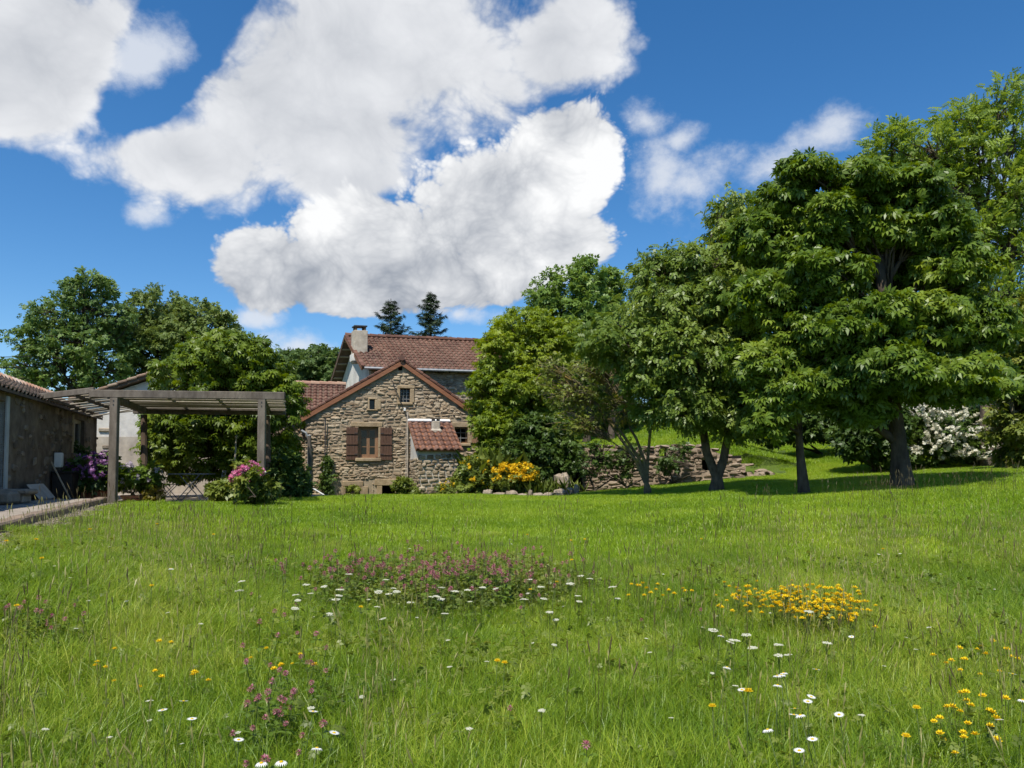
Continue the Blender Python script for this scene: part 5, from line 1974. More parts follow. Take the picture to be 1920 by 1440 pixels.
def stone_bench():
    p = on_terrace(38, 15.6)
    u = Vector((.93, .1, 0)).normalized()
    v = Vector((-u.y, u.x, 0))
    M = frame(p, u, v, UPZ)
    th = thing('stone_bench', 'low stone slab bench on stone blocks before the barn', 'bench', p)
    s = MB().box((-.5, -.24, .17), (.27, .24, .28), M, .035)
    s.build('seat_slab', 'rock', th)
    MB().box((-.08, -.16, 0), (.17, .16, .17), M, .03).build('block', 'stone_grey', th)
    MB().box((-.48, -.16, 0), (-.28, .16, .17), M, .03).build('block', 'stone_grey', th)


stone_bench()
p = on_terrace(2, 15.2)
MB_ = MB().box((-.5, -.2, .0), (.3, .22, .24), frame(p, Vector((1, .1, 0)).normalized(), Vector((-.1, 1, 0)).normalized(), UPZ), .05)
tag(MB_.build('stone_step', 'stone_grey', None), 'dark stone step at the barn door at the left edge', 'step')

# corrugated board leaning on the barn wall
def board():
    base = BARN.w((at(78, 930, 17.4) - BARN.o).dot(BD), -.42, BZ)
    M = frame(base, BD, BN, UPZ)
    th = thing('leaning_board', 'grey corrugated board leaning at the foot of the barn wall', 'board', base)
    n = 28
    V, Fc = [], []
    for k in range(n + 1):
        x = -.65 + 1.3 * k / n
        for (y, z) in ((0, .01), (.26, .34)):
            V.append(M @ Vector((x, y + .012 * math.sin(k * PI / 2), z)))
    for k in range(n):
        Fc.append((2 * k, 2 * k + 2, 2 * k + 3, 2 * k + 1))
    o = MB().add(V, Fc).build('corrugated_sheet', 'plaster_low', th)
    md = o.modifiers.new('thick', 'SOLIDIFY')
    md.thickness = .008


board()


def wall_box():
    xx = (at(106, 866, 19.4) - BARN.o).dot(BD)
    z0, z1 = 1.60 - .2, 1.60 + .17
    M = BARN.M
    th = thing('meter_box', 'white meter box on the barn wall above the dark cabinet', 'box', BARN.w(xx, -.1, z0))
    MB().box((xx - .1, -.2, z0), (xx + .1, -.03, z1), M, .015).build('case', 'white_paint', th)
    MB().box((xx - .08, -.208, z0 + .04), (xx + .08, -.2005, z1 - .04), M, .004).build('cover', 'white_paint', th)
    th = thing('dark_cabinet', 'dark wooden garden cabinet against the barn wall below the white box', 'cabinet', BARN.w(xx + .3, -.3, PZ))
    MB().box((xx - .35, -.5, PZ - .02), (xx + 1.0, -.06, PZ + .78), M, .01).build('body', 'dark_wood', th)
    for k in range(2):
        o = MB().box((xx - .33 + k * .67, -.525, PZ + .06), (xx + .31 + k * .67, -.502, PZ + .74), M, .008).build('door', 'dark_wood', th)
        MB().tube([BARN.w(xx + .27 + k * .1, -.54, PZ + .4), BARN.w(xx + .27 + k * .1, -.54, PZ + .5)], .012, 6).build('handle', 'iron_grey', o)
    MB().box((xx - .4, -.54, PZ + .782), (xx + 1.05, -.05, PZ + .82), M, .008).build('top', 'dark_wood', th)
    # broom handles leaning by it
    for k, dx in enumerate((-.62, 1.22)):
        a, b_ = BARN.w(xx + dx, -.6, PZ), BARN.w(xx + dx - .08, -.12, PZ + 1.05)
        o = thing('leaning_stake', ['wooden stake leaning left of the dark cabinet', 'wooden stake leaning right of the dark cabinet'][k], 'stake', a, 'stakes leaning on the barn wall')
        MB().tube([a, b_], .02, 6).build('shaft', 'slat_wood', o)
        MB().tube([a - UPZ * .01, a + UPZ * .06], [.03, .026], 6).build('foot', 'old_wood', o)


mat('dark_wood', (0.014, 0.012, 0.011), (0.03, 0.026, 0.022), rough=0.6, scale=6)
wall_box()
tree('climbing_plant', 'dark climber on the barn wall under its window', 'climber', BARN.w((at(148, 850, 22.5) - BARN.o).dot(BD), -.15, PZ), [lobe(147, 850, 14, 16, 22.0, .25), lobe(150, 875, 10, 20, 22.0, .25)], 'leaf_dark', T_SPRIG, .13, 60, .16, 10, 361, trunk_r=.03, fork=.5)


def potted(kind, label, px, D, pyb, pot_w, pot_h, lobes_, leaf, flower, nf, seed, rect=False):
    p = on_terrace(px, D)
    pt = thing('planter' if rect else 'flower_pot', kind, 'planter' if rect else 'pot', p)
    w = pot_w / 2
    if rect:
        M = frame(p, Vector((1, .05, 0)).normalized(), Vector((-.05, 1, 0)).normalized(), UPZ)
        s = MB()
        t = .03
        s.box((-w, -.2, 0), (w, .2, .03), M).box((-w, -.2, .03), (-w + t, .2, pot_h), M).box((w - t, -.2, .03), (w, .2, pot_h), M).box((-w + t, -.2, .03), (w - t, -.2 + t, pot_h), M).box((-w + t, .2 - t, .03), (w - t, .2, pot_h), M)
        s.build('box_body', 'terracotta', pt)
        MB().box((-w - .02, -.22, pot_h - .06), (w + .02, -.2 - .001, pot_h), M, .008).box((-w - .02, .201, pot_h - .06), (w + .02, .22, pot_h), M, .008).build('rim', 'terracotta', pt)
        MB().box((-w + t, -.2 + t, .03), (w - t, .2 - t, pot_h - .04), M).build('soil', 'soil', pt)
    else:
        MB().lathe(p, [(w * .7, 0), (w * .95, pot_h * .75), (w * 1.06, pot_h * .76), (w * 1.08, pot_h), (w * .95, pot_h), (w * .93, pot_h - .03), (.02, pot_h - .03)], 20).build('pot_body', 'terracotta', pt)
        MB().lathe(p + UPZ * (pot_h - .028), [(w * .92, 0), (.01, .012)], 20).build('soil', 'soil', pt)
    return flowering_bush('rhododendron', label, p + UPZ * (pot_h - .05), lobes_, leaf, 85, flower, nf, seed, lsize=.15, fsize=.075, fl_sub=.075, n_per=14, tm=T_SPRIG, sub_r=.15, n_leaf=7, top=-.05)


potted('brown rectangular terracotta planter behind the left pergola post', 'purple-flowering rhododendron shrub behind the left pergola post', 182, 20.3, 937, .62, .36,
       [lobe(160, 882, 26, 22, 20.3, .4), lobe(188, 878, 24, 24, 20.4, .4), lobe(175, 896, 30, 16, 20.2, .4)], 'leaf_dark', 'blossom_purple', 140, 501, rect=True)
potted('round terracotta pot right of the left pergola post', 'pale lilac rhododendron shrub in the round pot', 251, 20.0, 938, .56, .2,
       [lobe(240, 893, 22, 20, 20, .4), lobe(270, 893, 26, 20, 20.1, .4), lobe(255, 905, 34, 12, 20, .4)], 'leaf_chestnut', 'blossom_lilac', 34, 502)
tree('small_bush', 'small yellow-green bush beside the round pot', 'bush', on_terrace(290, 20), [lobe(290, 928, 14, 16, 20, .26)], 'leaf_yellowgreen', T_SPRIG, .07, 46, .1, 16, 503, trunk_r=.02, fork=.3, stems=3)
th = flowering_bush('pink_shrub', 'leafy shrub with pink flower heads at the right pergola post', G(462, 17.6), [lobe(466, 887, 19, 12, 17.5, .26), lobe(458, 900, 18, 14, 17.5, .26)], 'leaf_shrub', 30, 'blossom_pink', 60, 504, lsize=.13, fsize=.07, n_per=18, fl_sub=.09, top=.0)
tree('leafy_shrub', 'light green leafy shrub spreading left of the right pergola post', 'shrub', G(428, 19.3), [lobe(420, 920, 22, 18, 19.2, .35), lobe(440, 915, 20, 18, 19.3, .35)], 'leaf_shrub', T_SPRIG, .14, 90, .16, 12, 505, trunk_r=.03, fork=.2, stems=3)
tree('leafy_shrub', 'light green leafy shrub in front of the right pergola post', 'shrub', G(485, 17.9), [lobe(472, 922, 17, 12, 17.7, .25), lobe(496, 918, 15, 15, 17.8, .25)], 'leaf_shrub', T_SPRIG, .13, 90, .15, 12, 506, trunk_r=.03, fork=.2, stems=3)
tree('dark_bush', 'dark green bush between the right pergola post and the cottage downpipe', 'bush', G(535, 22.5), [lobe(535, 885, 32, 30, 22.5, .6), lobe(548, 915, 28, 20, 22.4, .5), lobe(522, 912, 22, 22, 22.4, .5)], 'leaf_dark', T_SPRIG, .13, 220, .2, 16, 507, trunk_r=.06, fork=.2, stems=3)


# bistro table and folding chairs
def bistro():
    D = 21.4
    c = on_terrace(361, D)
    th = thing('bistro_table', 'grey folding bistro table under the pergola before the chestnut', 'table', c)
    u = Vector((.98, .15, 0)).normalized()
    v = Vector((-u.y, u.x, 0))
    M = frame(c, u, v, UPZ)
    P = lambda x, y, z: M @ Vector((x, y, z))
    w, d, h = .54, .36, .74
    MB().box((-w, -d, h - .012), (w, -d + .03, h + .016), M).box((-w, d - .03, h - .012), (w, d, h + .016), M).box((-w, -d + .03, h - .012), (-w + .03, d - .03, h + .016), M).box((w - .03, -d + .03, h - .012), (w, d - .03, h + .016), M).build('top_frame', 'iron_grey', th)
    n = 8
    for k in range(n):
        a, b = -d + .034 + (2 * d - .068) * k / n, -d + .03 + (2 * d - .068) * (k + 1) / n
        MB().box((-w + .032, a, h), (w - .032, b - .008, h + .014), M).build('slat', 'iron_grey', th)
    for y in (-d + .06, d - .06):
        MB().tube([P(-w * .62, y, 0), P(w * .5, y, h - .01)], .014, 6).build('leg', 'iron_grey', th)
        MB().tube([P(w * .62, y + .03, 0), P(-w * .5, y + .03, h - .01)], .014, 6).build('leg', 'iron_grey', th)
    MB().tube([P(-w * .3, -d + .06, .21), P(-w * .3, d - .06, .21)], .01, 6).build('crossbar', 'iron_grey', th)

    def chair(x, y, rz, label):
        loc = P(x, y, 0)
        t = thing('bistro_chair', label, 'chair', loc, 'folding chairs at the bistro table')
        a = math.atan2(u.y, u.x) + rz
        Mc = frame(loc, Vector((math.cos(a), math.sin(a), 0)), Vector((-math.sin(a), math.cos(a), 0)), UPZ)
        Q = lambda px_, py_, pz_: Mc @ Vector((px_, py_, pz_))
        for s in (-1, 1):
            MB().tube([Q(.2 * s, .22, 0), Q(.2 * s, -.17, .45), Q(.2 * s, -.24, .84)], .011, 6).build('back_leg', 'iron_grey', t)
            MB().tube([Q(.17 * s, -.24, 0), Q(.17 * s, .19, .45)], .011, 6).build('front_leg', 'iron_grey', t)
        for k in range(6):
            yy = -.16 + .36 * k / 5
            MB().box((-.2, yy - .024, .445), (.2, yy + .024, .46), Mc, .004).build('seat_slat', 'iron_grey', t)
        for k in range(2):
            zz = .64 + .13 * k
            yy = -.17 - .07 * (zz - .45) / .39
            MB().box((-.2, yy - .02, zz), (.2, yy - .006, zz + .06), Mc, .004).build('back_slat', 'iron_grey', t)
    chair(-.62, .05, -PI / 2, 'grey folding chair at the left end of the bistro table')
    chair(.6, .1, PI / 2, 'grey folding chair at the right end of the bistro table')


bistro()

# stake and hand rail near the cottage corner
p = G(442, 20.6)
th = thing('garden_stake', 'thin upright wooden stake before the chestnut', 'stake', p)
MB().tube([p - UPZ * .2, at(440, 870, 20.6), at(443, 822, 20.6)], [.026, .024, .02], 8).build('shaft', 'slat_wood', th)
MB().lathe(at(443, 822, 20.6), [(.03, 0), (.035, .05), (.01, .09)], 8).build('tip', 'slat_wood', th)
a, b_ = at(468, 902, 17.6), at(498, 885, 17.6)
th = thing('leaning_rod', 'short pale rod leaning across the pink-flowering shrub', 'rod', a)
MB().tube([a - Vector((.18, 0, .16)), b_], .014, 6).build('shaft', 'white_paint', th)
MB().lathe(b_ - UPZ * .02, [(.02, 0), (.02, .03), (.005, .04)], 6).build('tip', 'white_paint', th)
a, b_ = at(564, 902, 28.5), at(622, 937, 28.5)
th = thing('hand_rail', 'white sloping hand rail beside the cottage downpipe', 'rail', (a.x, a.y, .1))
MB().tube([a, b_], .03, 8).build('rail', 'white_paint', th)
for f in (.2, .68):
    c = a.lerp(b_, f)
    MB().tube([c, Vector((c.x, c.y, -.3))], .04, 8).build('rail_post', 'zinc', th)
p = G(581, 26.8)
th = thing('timber_post', 'grey timber post standing before the cottage corner', 'post', p)
MB().tube([p - UPZ * .3, at(581, 870, 26.8), at(580, 818, 26.8)], [.075, .07, .065], 8).build('shaft', 'weathered', th)
MB().lathe(at(580, 818, 26.8), [(.07, 0), (.07, .03), (.02, .06)], 8).build('cap', 'zinc', th)
# overhead wire
for i, (y0, y1) in enumerate(((656, 664), (676, 684))):
    a, b_ = at(-260, y0 - 38, 36), at(60, y1 + 4, 44)
    pts = [a.lerp(b_, t / 10) - UPZ * .5 * math.sin(PI * t / 10) for t in range(11)]
    tag(MB().tube(pts, .022, 5).build('overhead_wire', 'cable', None), ['upper dark overhead wire at the left edge of the sky', 'lower dark overhead wire at the left edge of the sky'][i], 'wire', 'overhead wires')

# ------------------------------------------------------------------ grass
def blades(name, material, n, side, h0, h1, w, seed, lean=.5, seg=3):
    """a square patch of grass blades, rooted at z=0"""
    rg = np.random.default_rng(seed)
    base = np.stack([rg.uniform(-side / 2, side / 2, n), rg.uniform(-side / 2, side / 2, n), np.full(n, -.02)], 1)
    h = rg.uniform(h0, h1, n) * rg.uniform(.6, 1, n)
    t = rg.uniform(0, 2 * PI, n)
    ld = np.stack([np.cos(t), np.sin(t), np.zeros(n)], 1)
    sd_ = np.stack([-np.sin(t + rg.normal(0, .8, n)), np.cos(t), np.zeros(n)], 1)
    ln = h * lean * np.abs(rg.normal(0, 1, n)) * .6
    ww = w * rg.uniform(.6, 1.4, n)
    rows = []
    for k in range(seg):
        f = k / seg
        c = base + ld * (ln * f * f)[:, None] + np.array([0, 0, 1.0]) * (h * (f - .12 * f * f))[:, None]
        wd = (ww * (1 - .55 * f))[:, None]
        rows += [c - sd_ * wd / 2, c + sd_ * wd / 2]
    tip = base + ld * ln[:, None] + np.array([0, 0, 1.0]) * (h * .88)[:, None]
    rows.append(tip)
    V = np.stack(rows, 1)
    k = V.shape[1]
    Fc = []
    for s_ in range(seg - 1):
        b = 2 * s_
        Fc += [(b, b + 1, b + 3), (b, b + 3, b + 2)]
    Fc.append((2 * seg - 2, 2 * seg - 1, 2 * seg))
    Fc = np.array(Fc)
    Fa = (Fc[None] + (np.arange(n) * k)[:, None, None]).reshape(-1, 3)
    return big_mesh(name, V.reshape(-1, 3), Fa, np.repeat(rg.uniform(0, 1, n), k), mats=[material])


def stalks(name, n, rad, h0, h1, seed, material='grass_stalk'):
    """thin dark flowering stalks with seed heads"""
    q = random.Random(seed)
    s = MB()
    for i in range(n):
        a, r = q.uniform(0, 6.3), rad * math.sqrt(q.random())
        b = Vector((r * math.cos(a), r * math.sin(a), -.02))
        h = q.uniform(h0, h1)
        l = Vector((q.gauss(0, 1), q.gauss(0, 1), 0)) * h * .1
        p1 = b + l * .3 + UPZ * h * .55
        p2 = b + l * .75 + UPZ * h * .84
        p3 = b + l + UPZ * h
        s.tube([b, p1, p2], [.0016, .0013, .0011], 3, cap=False)
        o = len(s.v)
        s.tube([p2, p2.lerp(p3, .35), p2.lerp(p3, .75), p3], [.001, .0042, .0034, .0006], 4, cap=False)
        for k in range(o, len(s.v)):
            s.r[k] = q.random()
    return s.mesh(name, material)


def scatter(name, label, meshes, pts, scl, rg, idx=None, tilt=None, slope=False):
    """one object that sets copies of small meshes out at given points"""
    n = len(pts)
    me = bpy.data.meshes.new(name)
    me.vertices.add(n)
    me.vertices.foreach_set('co', np.asarray(pts, dtype=np.float32).ravel())
    a = me.attributes.new('pick', 'INT', 'POINT')
    a.data.foreach_set('value', (rg.integers(0, len(meshes), n) if idx is None else idx).astype(np.int32))
    a = me.attributes.new('turn', 'FLOAT_VECTOR', 'POINT')
    rot = np.zeros((n, 3), dtype=np.float32)
    rot[:, 2] = rg.uniform(0, 2 * PI, n)
    if slope:
        P_ = np.asarray(pts)
        gx_ = (H(P_[:, 0] + .4, P_[:, 1]) - H(P_[:, 0] - .4, P_[:, 1])) / .8
        gy_ = (H(P_[:, 0], P_[:, 1] + .4) - H(P_[:, 0], P_[:, 1] - .4)) / .8
        for i_ in range(n):
            nv = Vector((-gx_[i_], -gy_[i_], 1)).normalized()
            e_ = (UPZ.rotation_difference(nv).to_matrix() @ Matrix.Rotation(float(rot[i_, 2]), 3, 'Z')).to_euler()
            rot[i_] = (e_.x, e_.y, e_.z)
    if tilt:
        rot[:, 0] = rg.normal(0, tilt, n)
        rot[:, 1] = rg.normal(0, tilt, n)
    a.data.foreach_set('vector', rot.ravel())
    a = me.attributes.new('size', 'FLOAT', 'POINT')
    a.data.foreach_set('value', np.asarray(scl, dtype=np.float32))
    me.update()
    o = obj(name, me)
    o['label'] = label
    o['kind'] = 'stuff'
    col = bpy.data.collections.new(name + '_pieces')
    for i, mm in enumerate(meshes):
        x = bpy.data.objects.new('%s_piece_%02d' % (name, i), mm)
        col.objects.link(x)
    ng = bpy.data.node_groups.new(name, 'GeometryNodeTree')
    ng.interface.new_socket('Geometry', in_out='INPUT', socket_type='NodeSocketGeometry')
    ng.interface.new_socket('Geometry', in_out='OUTPUT', socket_type='NodeSocketGeometry')
    N, L = ng.nodes.new, ng.links.new
    gi, go = N('NodeGroupInput'), N('NodeGroupOutput')
    ci = N('GeometryNodeCollectionInfo')
    ci.inputs['Collection'].default_value = col
    ci.inputs['Separate Children'].default_value = True
    ci.inputs['Reset Children'].default_value = True
    iop = N('GeometryNodeInstanceOnPoints')
    iop.inputs['Pick Instance'].default_value = True

    def attr(nm, ty):
        z = N('GeometryNodeInputNamedAttribute')
        z.data_type = ty
        z.inputs['Name'].default_value = nm
        return z.outputs['Attribute']
    L(gi.outputs[0], iop.inputs['Points'])
    L(ci.outputs[0], iop.inputs['Instance'])
    L(attr('pick', 'INT'), iop.inputs['Instance Index'])
    L(attr('turn', 'FLOAT_VECTOR'), iop.inputs['Rotation'])
    L(attr('size', 'FLOAT'), iop.inputs['Scale'])
    L(iop.outputs[0], go.inputs[0])
    o.modifiers.new('scatter', 'NODES').node_group = ng
    return o


def wedge(n, y0, y1, rg, margin=2.5, power=1.0):
    """points over the ground in view between two distances, with some margin to the sides"""
    y = y0 + (y1 - y0) * rg.uniform(0, 1, n * 3) ** power
    keep = rg.uniform(0, 1, n * 3) < (0.69 * y + margin) / (0.69 * y1 + margin) if power == 1.0 else np.ones(n * 3, bool)
    y = y[keep][:n]
    x = rg.uniform(-1, 1, len(y)) * (0.69 * y + margin)
    return x, y


def lawn_ok(x, y, pad=0.0):
    """not on the terrace, the path or inside a house"""
    t = (x - K0.x) * KN.x + (y - K0.y) * KN.y        # side of the kerb line
    left = (t > -.42 - pad) & (y < 18.6) & (y > 5.95 - (x + 5.05) * .3)
    left |= (y >= 18.4) & (x < -6.3 + pad) & (y < 28) & (x < -6.75 + (y - 19) * .07 + pad)
    u = (x - FP.o.x) * U14.x + (y - FP.o.y) * U14.y
    v = (x - FP.o.x) * D14.x + (y - FP.o.y) * D14.y
    house = (v > -.1) & (u < 4.5)
    oven = (v > -2.8) & (u > .2) & (u < 2.1)
    wallr = (y > 26.9) & (y < 27.8) & (x > 1.9) & (x < 8.6)
    return ~(left | house | oven | wallr)


def cells(y0, y1, step, rg, margin=2.5, ok=lawn_ok, half=0.0):
    """a jittered grid over the ground in view; cells near an edge are left out (half) for smaller patches"""
    xs = np.arange(-40, 40, step)
    ys = np.arange(y0, y1, step)
    X, Y = np.meshgrid(xs, ys)
    X = (X + rg.uniform(-.12, .12, X.shape) * step).ravel()
    Y = (Y + rg.uniform(-.12, .12, Y.shape) * step).ravel()
    k = np.abs(X) < .69 * Y + margin
    X, Y = X[k], Y[k]
    full = np.ones(len(X), bool)
    for dx in (-half, 0, half):
        for dy in (-half, 0, half):
            full &= ok(X + dx, Y + dy)
    return X[full], Y[full]


def edge_cells(y0, y1, step, rg, margin, half):
    """small cells that the big patches cannot fill without crossing an edge"""
    X, Y = cells(y0, y1, step, rg, margin)
    full = np.ones(len(X), bool)
    for dx in (-half, 0, half):
        for dy in (-half, 0, half):
            full &= lawn_ok(X + dx, Y + dy)
    return X[~full], Y[~full]


rg = np.random.default_rng(1)
NB = 5
tall = [blades('meadow_blades', 'grass_meadow', 9000, 1.0, .05, .26, .0036, 600 + i, lean=1.3) for i in range(NB)]
short = [blades('lawn_blades', 'grass_lawn', 11000, 1.5, .05, .12, .0068, 620 + i, lean=.8, seg=2) for i in range(NB)]
short_small = [blades('lawn_blades', 'grass_lawn', 900, .4, .05, .11, .0068, 630 + i, lean=.8, seg=2) for i in range(3)]
rough = [blades('slope_blades', 'grass_lawn', 7000, 2.2, .06, .2, .014, 640 + i, lean=.8, seg=2) for i in range(NB)]
stk = [stalks('seed_stalks', 7, .3, .34, .62, 660 + i) for i in range(8)]
dry = [stalks('dry_stalks', 9, .35, .25, .5, 670 + i, 'grass_dry') for i in range(6)]
lef = []
for i in range(4):
    r_ = np.random.default_rng(680 + i)
    n = 26
    pos = np.stack([r_.normal(0, .16, n), r_.normal(0, .16, n), r_.uniform(.03, .16, n)], 1)
    lef.append(leaves_mesh('meadow_leaves', 'leaf_shrub', pos, norm(r_.normal(0, 1, (n, 3))), T_SPRIG, .032, r_, 1.0, .2, .3, .1))

x, y = cells(1.6, 12.5, .72, rg, half=.3)
k = rg.uniform(0, 1, len(x)) < 1 - sm((y - 8.5) / 4.5) * .8
x, y = x[k], y[k]
hv = .72 + .42 * (np.sin(x * .9 + 1.3) * np.sin(y * .8) * .5 + .5) * rg.uniform(.7, 1.2, len(x))
hv = hv * (1 - .4 * sm((y - 7) / 5))
scatter('meadow_grass', 'tall uncut meadow grass in the foreground', tall, np.stack([x, y, H(x, y)], 1), hv, rg, slope=True)
x, y = cells(6.5, 29, 1.12, rg, half=.62)
x2, y2 = edge_cells(6.5, 29, .36, rg, 2.5, .62)
nb, ns = len(x), len(x2)
x, y = np.concatenate([x, x2]), np.concatenate([y, y2])
pick = np.concatenate([rg.integers(0, NB, nb), rg.integers(NB, NB + 3, ns)])
scatter('lawn_grass', 'short bright green mown lawn grass before the cottage and trees', short + short_small, np.stack([x, y, H(x, y)], 1), rg.uniform(.9, 1.2, len(x)), rg, idx=pick, slope=True)
x, y = cells(29, 48, 1.7, rg)
k = x > -1
x, y = x[k], y[k]
scatter('slope_grass', 'rough grass on the slope behind the trees', rough, np.stack([x, y, H(x, y)], 1), rg.uniform(.9, 1.2, len(x)), rg, slope=True)
x, y = wedge(900, 2.2, 15, rg)
k = lawn_ok(x, y) & (np.sin(x * .7 + 2) * np.sin(y * .9 + 1) + rg.normal(0, .4, len(x)) > .25)
x, y = x[k], y[k]
scatter('seed_stalks', 'thin dark grass stalks with seed heads in the meadow', stk, np.stack([x, y, H(x, y)], 1), rg.uniform(.75, 1.15, len(x)), rg, tilt=.06)
x, y = wedge(700, 2.2, 11, rg)
k = lawn_ok(x, y) & ((x < -.35 * y) | (x > .3 * y) | (rg.random(len(x)) < .25))
x, y = x[k], y[k]
scatter('dry_stalks', 'pale dry grass stems standing above the meadow at both sides', dry, np.stack([x, y, H(x, y)], 1), rg.uniform(.7, 1.1, len(x)), rg, tilt=.1)
x, y = wedge(500, 2.0, 9, rg)
k = lawn_ok(x, y)
x, y = x[k], y[k]
scatter('meadow_leaves', 'low clover and plantain leaves among the meadow grass', lef, np.stack([x, y, H(x, y)], 1), rg.uniform(.7, 1.3, len(x)), rg)
# clover foliage under the flower patches
pts_ = []
for (cx_, cy_, rx_, ry_, n_) in ((840, 1086, 240, 46, 260),):
    for _ in range(n_):
        a_, r_ = rg.uniform(0, 6.283), math.sqrt(rg.uniform(0, 1))
        g_ = ground_at(cx_ + rx_ * r_ * math.cos(a_), cy_ + ry_ * r_ * math.sin(a_), .12)
        pts_.append((g_.x, g_.y, hz(g_.x, g_.y) + .02))
clv = []
for i in range(4):
    r_ = np.random.default_rng(690 + i)
    n = 50
    pos = np.stack([r_.normal(0, .13, n), r_.normal(0, .13, n), r_.uniform(.02, .16, n)], 1)
    clv.append(leaves_mesh('clover_leaves', 'leaf_shrub', pos, norm(r_.normal(0, 1, (n, 3))), T_SPRIG, .028, r_, 1.0, .2, .3, .1))
scatter('clover_leaves', 'dark green clover leaves under the clover patches', clv, np.array(pts_), rg.uniform(.7, 1.2, len(pts_)), rg)
# pebbles on the path
peb = [stone_mesh('pebble', 'gravel', 700 + i) for i in range(6)]
n = 2600
tt, ss = rg.uniform(0, KL * .97, n), rg.uniform(.03, .6, n) * (1 - sm((rg.uniform(0, 1, n) - 2)))
px_, py_ = K0.x + KD.x * tt - KN.x * ss, K0.y + KD.y * tt - KN.y * ss
pz_ = H(px_, py_) + .012
scatter('path_gravel', 'pale gravel on the path beside the terrace kerb', peb, np.stack([px_, py_, pz_], 1), rg.uniform(.012, .03, n), rg, tilt=1.2)

# ------------------------------------------------------------------ meadow flowers
qf = random.Random(3)


def disc_petals(n, r0, r1, w, lift, notch=False):
    ps = []
    for k in range(n):
        v, f = kite(r1 - r0, w, .5, .002, r0, 2 * PI * k / n, -lift)
        ps.append((v, f))
    return join(ps)


def proto_stem(h, r=.0022):
    return MB().tube([(0, 0, -.03), (.006, .004, h * .5), (0, 0, h)], [r, r * .9, r * .8], 5).mesh('stem', 'stem', True)


def simple_mesh(name, T, scale, dz, material, rnd):
    V = T[0] * scale
    V = V + np.array([0, 0, dz], dtype=np.float32)
    return big_mesh(name, V, T[1], np.full(len(V), rnd), mats=[material])


T_DAISY = disc_petals(19, .2, 1.0, .1, .05)
T_DAISY2 = disc_petals(17, .2, 1.0, .11, -.35)
T_DAND = join([kite(.85 - .25 * r_, .09, .6, .01, .05, 2 * PI * (k + .5 * r_) / 16, -(.15 + .5 * r_)) for r_ in range(3) for k in range(16)])


def place(proto, parts, p, rz, s, tilt, label, group):
    o = bpy.data.objects.new(proto, None)
    COL.objects.link(o)
    o.empty_display_size = .05
    o.location = p
    o.rotation_euler = (tilt[0], tilt[1], rz)
    o.scale = (s, s, s)
    tag(o, label, 'flower', group)
    for nm, me in parts:
        c = bpy.data.objects.new(nm, me)
        COL.objects.link(c)
        c.parent = o
    return o


def dome(r, h, z, material):
    return MB().lathe((0, 0, z), [(r, 0), (r * .95, h * .5), (r * .6, h * .9), (r * .1, h)], 10).mesh('flower_centre', material, True)


daisies = []
for v in range(3):
    h = (.34, .38, .30)[v]
    daisies.append((h, [('stem', proto_stem(h)), ('petals', simple_mesh('petals', (T_DAISY, T_DAISY2, T_DAISY)[v], .022, h, 'petal_white', .3 * v)), ('flower_centre', dome(.0065, .0045, h - .001, 'petal_yellow'))]))
right = [(1411, 1289), (1447, 1290), (1490, 1296), (1514, 1307), (1459, 1272), (1475, 1270), (1499, 1266), (1521, 1257), (1586, 1323), (1511, 1336), (1488, 1347), (1550, 1346), (1488, 1374), (1538, 1381), (1507, 1401)]
left = [(330, 1320), (319, 1332), (355, 1349), (565, 1339), (588, 1369), (432, 1386), (525, 1425), (495, 1434), (566, 1417)]
loose = [(1887, 1265), (1600, 1190), (1905, 1315), (312, 1067), (1338, 1252), (1335, 1192)]


def head_at(px, py, h):
    p = ground_at(px, py, h)
    return Vector((p.x, p.y, hz(p.x, p.y)))


for lst, lab, grp in ((right, 'white ox-eye daisy in the lower right cluster, %s', 'daisies at lower right'), (left, 'white ox-eye daisy in the lower left group, %s', 'daisies at lower left'),
                      (loose, 'single white daisy away from the clusters, %s of these', 'single daisies')):
    for i, (px, py) in enumerate(sorted(lst)):
        h, parts = qf.choice(daisies)
        place('oxeye_daisy', parts, head_at(px, py, h), qf.uniform(0, 6.3), 1.0, (qf.uniform(.0, .3), qf.uniform(-.2, .2)), lab % nth(i, len(lst)), grp)

hd = [(h, [('stem', proto_stem(h)), ('petals', simple_mesh('petals', T_DAND, .021, h, 'petal_yellow', .4)), ('flower_centre', dome(.009, .008, h, 'petal_yellow'))]) for h in (.3, .4)]
yl = [(1405, 1335), (926, 1239), (941, 1244), (666, 1138), (33, 1135), (285, 1098), (397, 1002), (164, 993), (294, 983), (1037, 1092), (1002, 1106), (990, 1003), (1073, 1013), (1096, 1010), (1072, 1049), (12, 1015), (54, 1012), (75, 1048), (1306, 1010), (1660, 1030), (1183, 1095),
      (1340, 1328), (1725, 1327), (1695, 1380)]
yl = yl[:1] + sorted(yl[1:])
for i, (px, py) in enumerate(yl):
    h, parts = hd[1 if py < 1060 else 0]
    lab = 'large yellow dandelion-like flower left of the lower right daisies' if i == 0 else 'single yellow hawkbit flower above the meadow grass, ' + nth(i - 1, len(yl) - 1)
    place('hawkbit', parts, head_at(px, py, h), qf.uniform(0, 6.3), 1.25 if i == 0 else 1.0, (qf.uniform(-.1, .15), qf.uniform(-.1, .1)), lab, None if i == 0 else 'yellow hawkbits across the meadow')


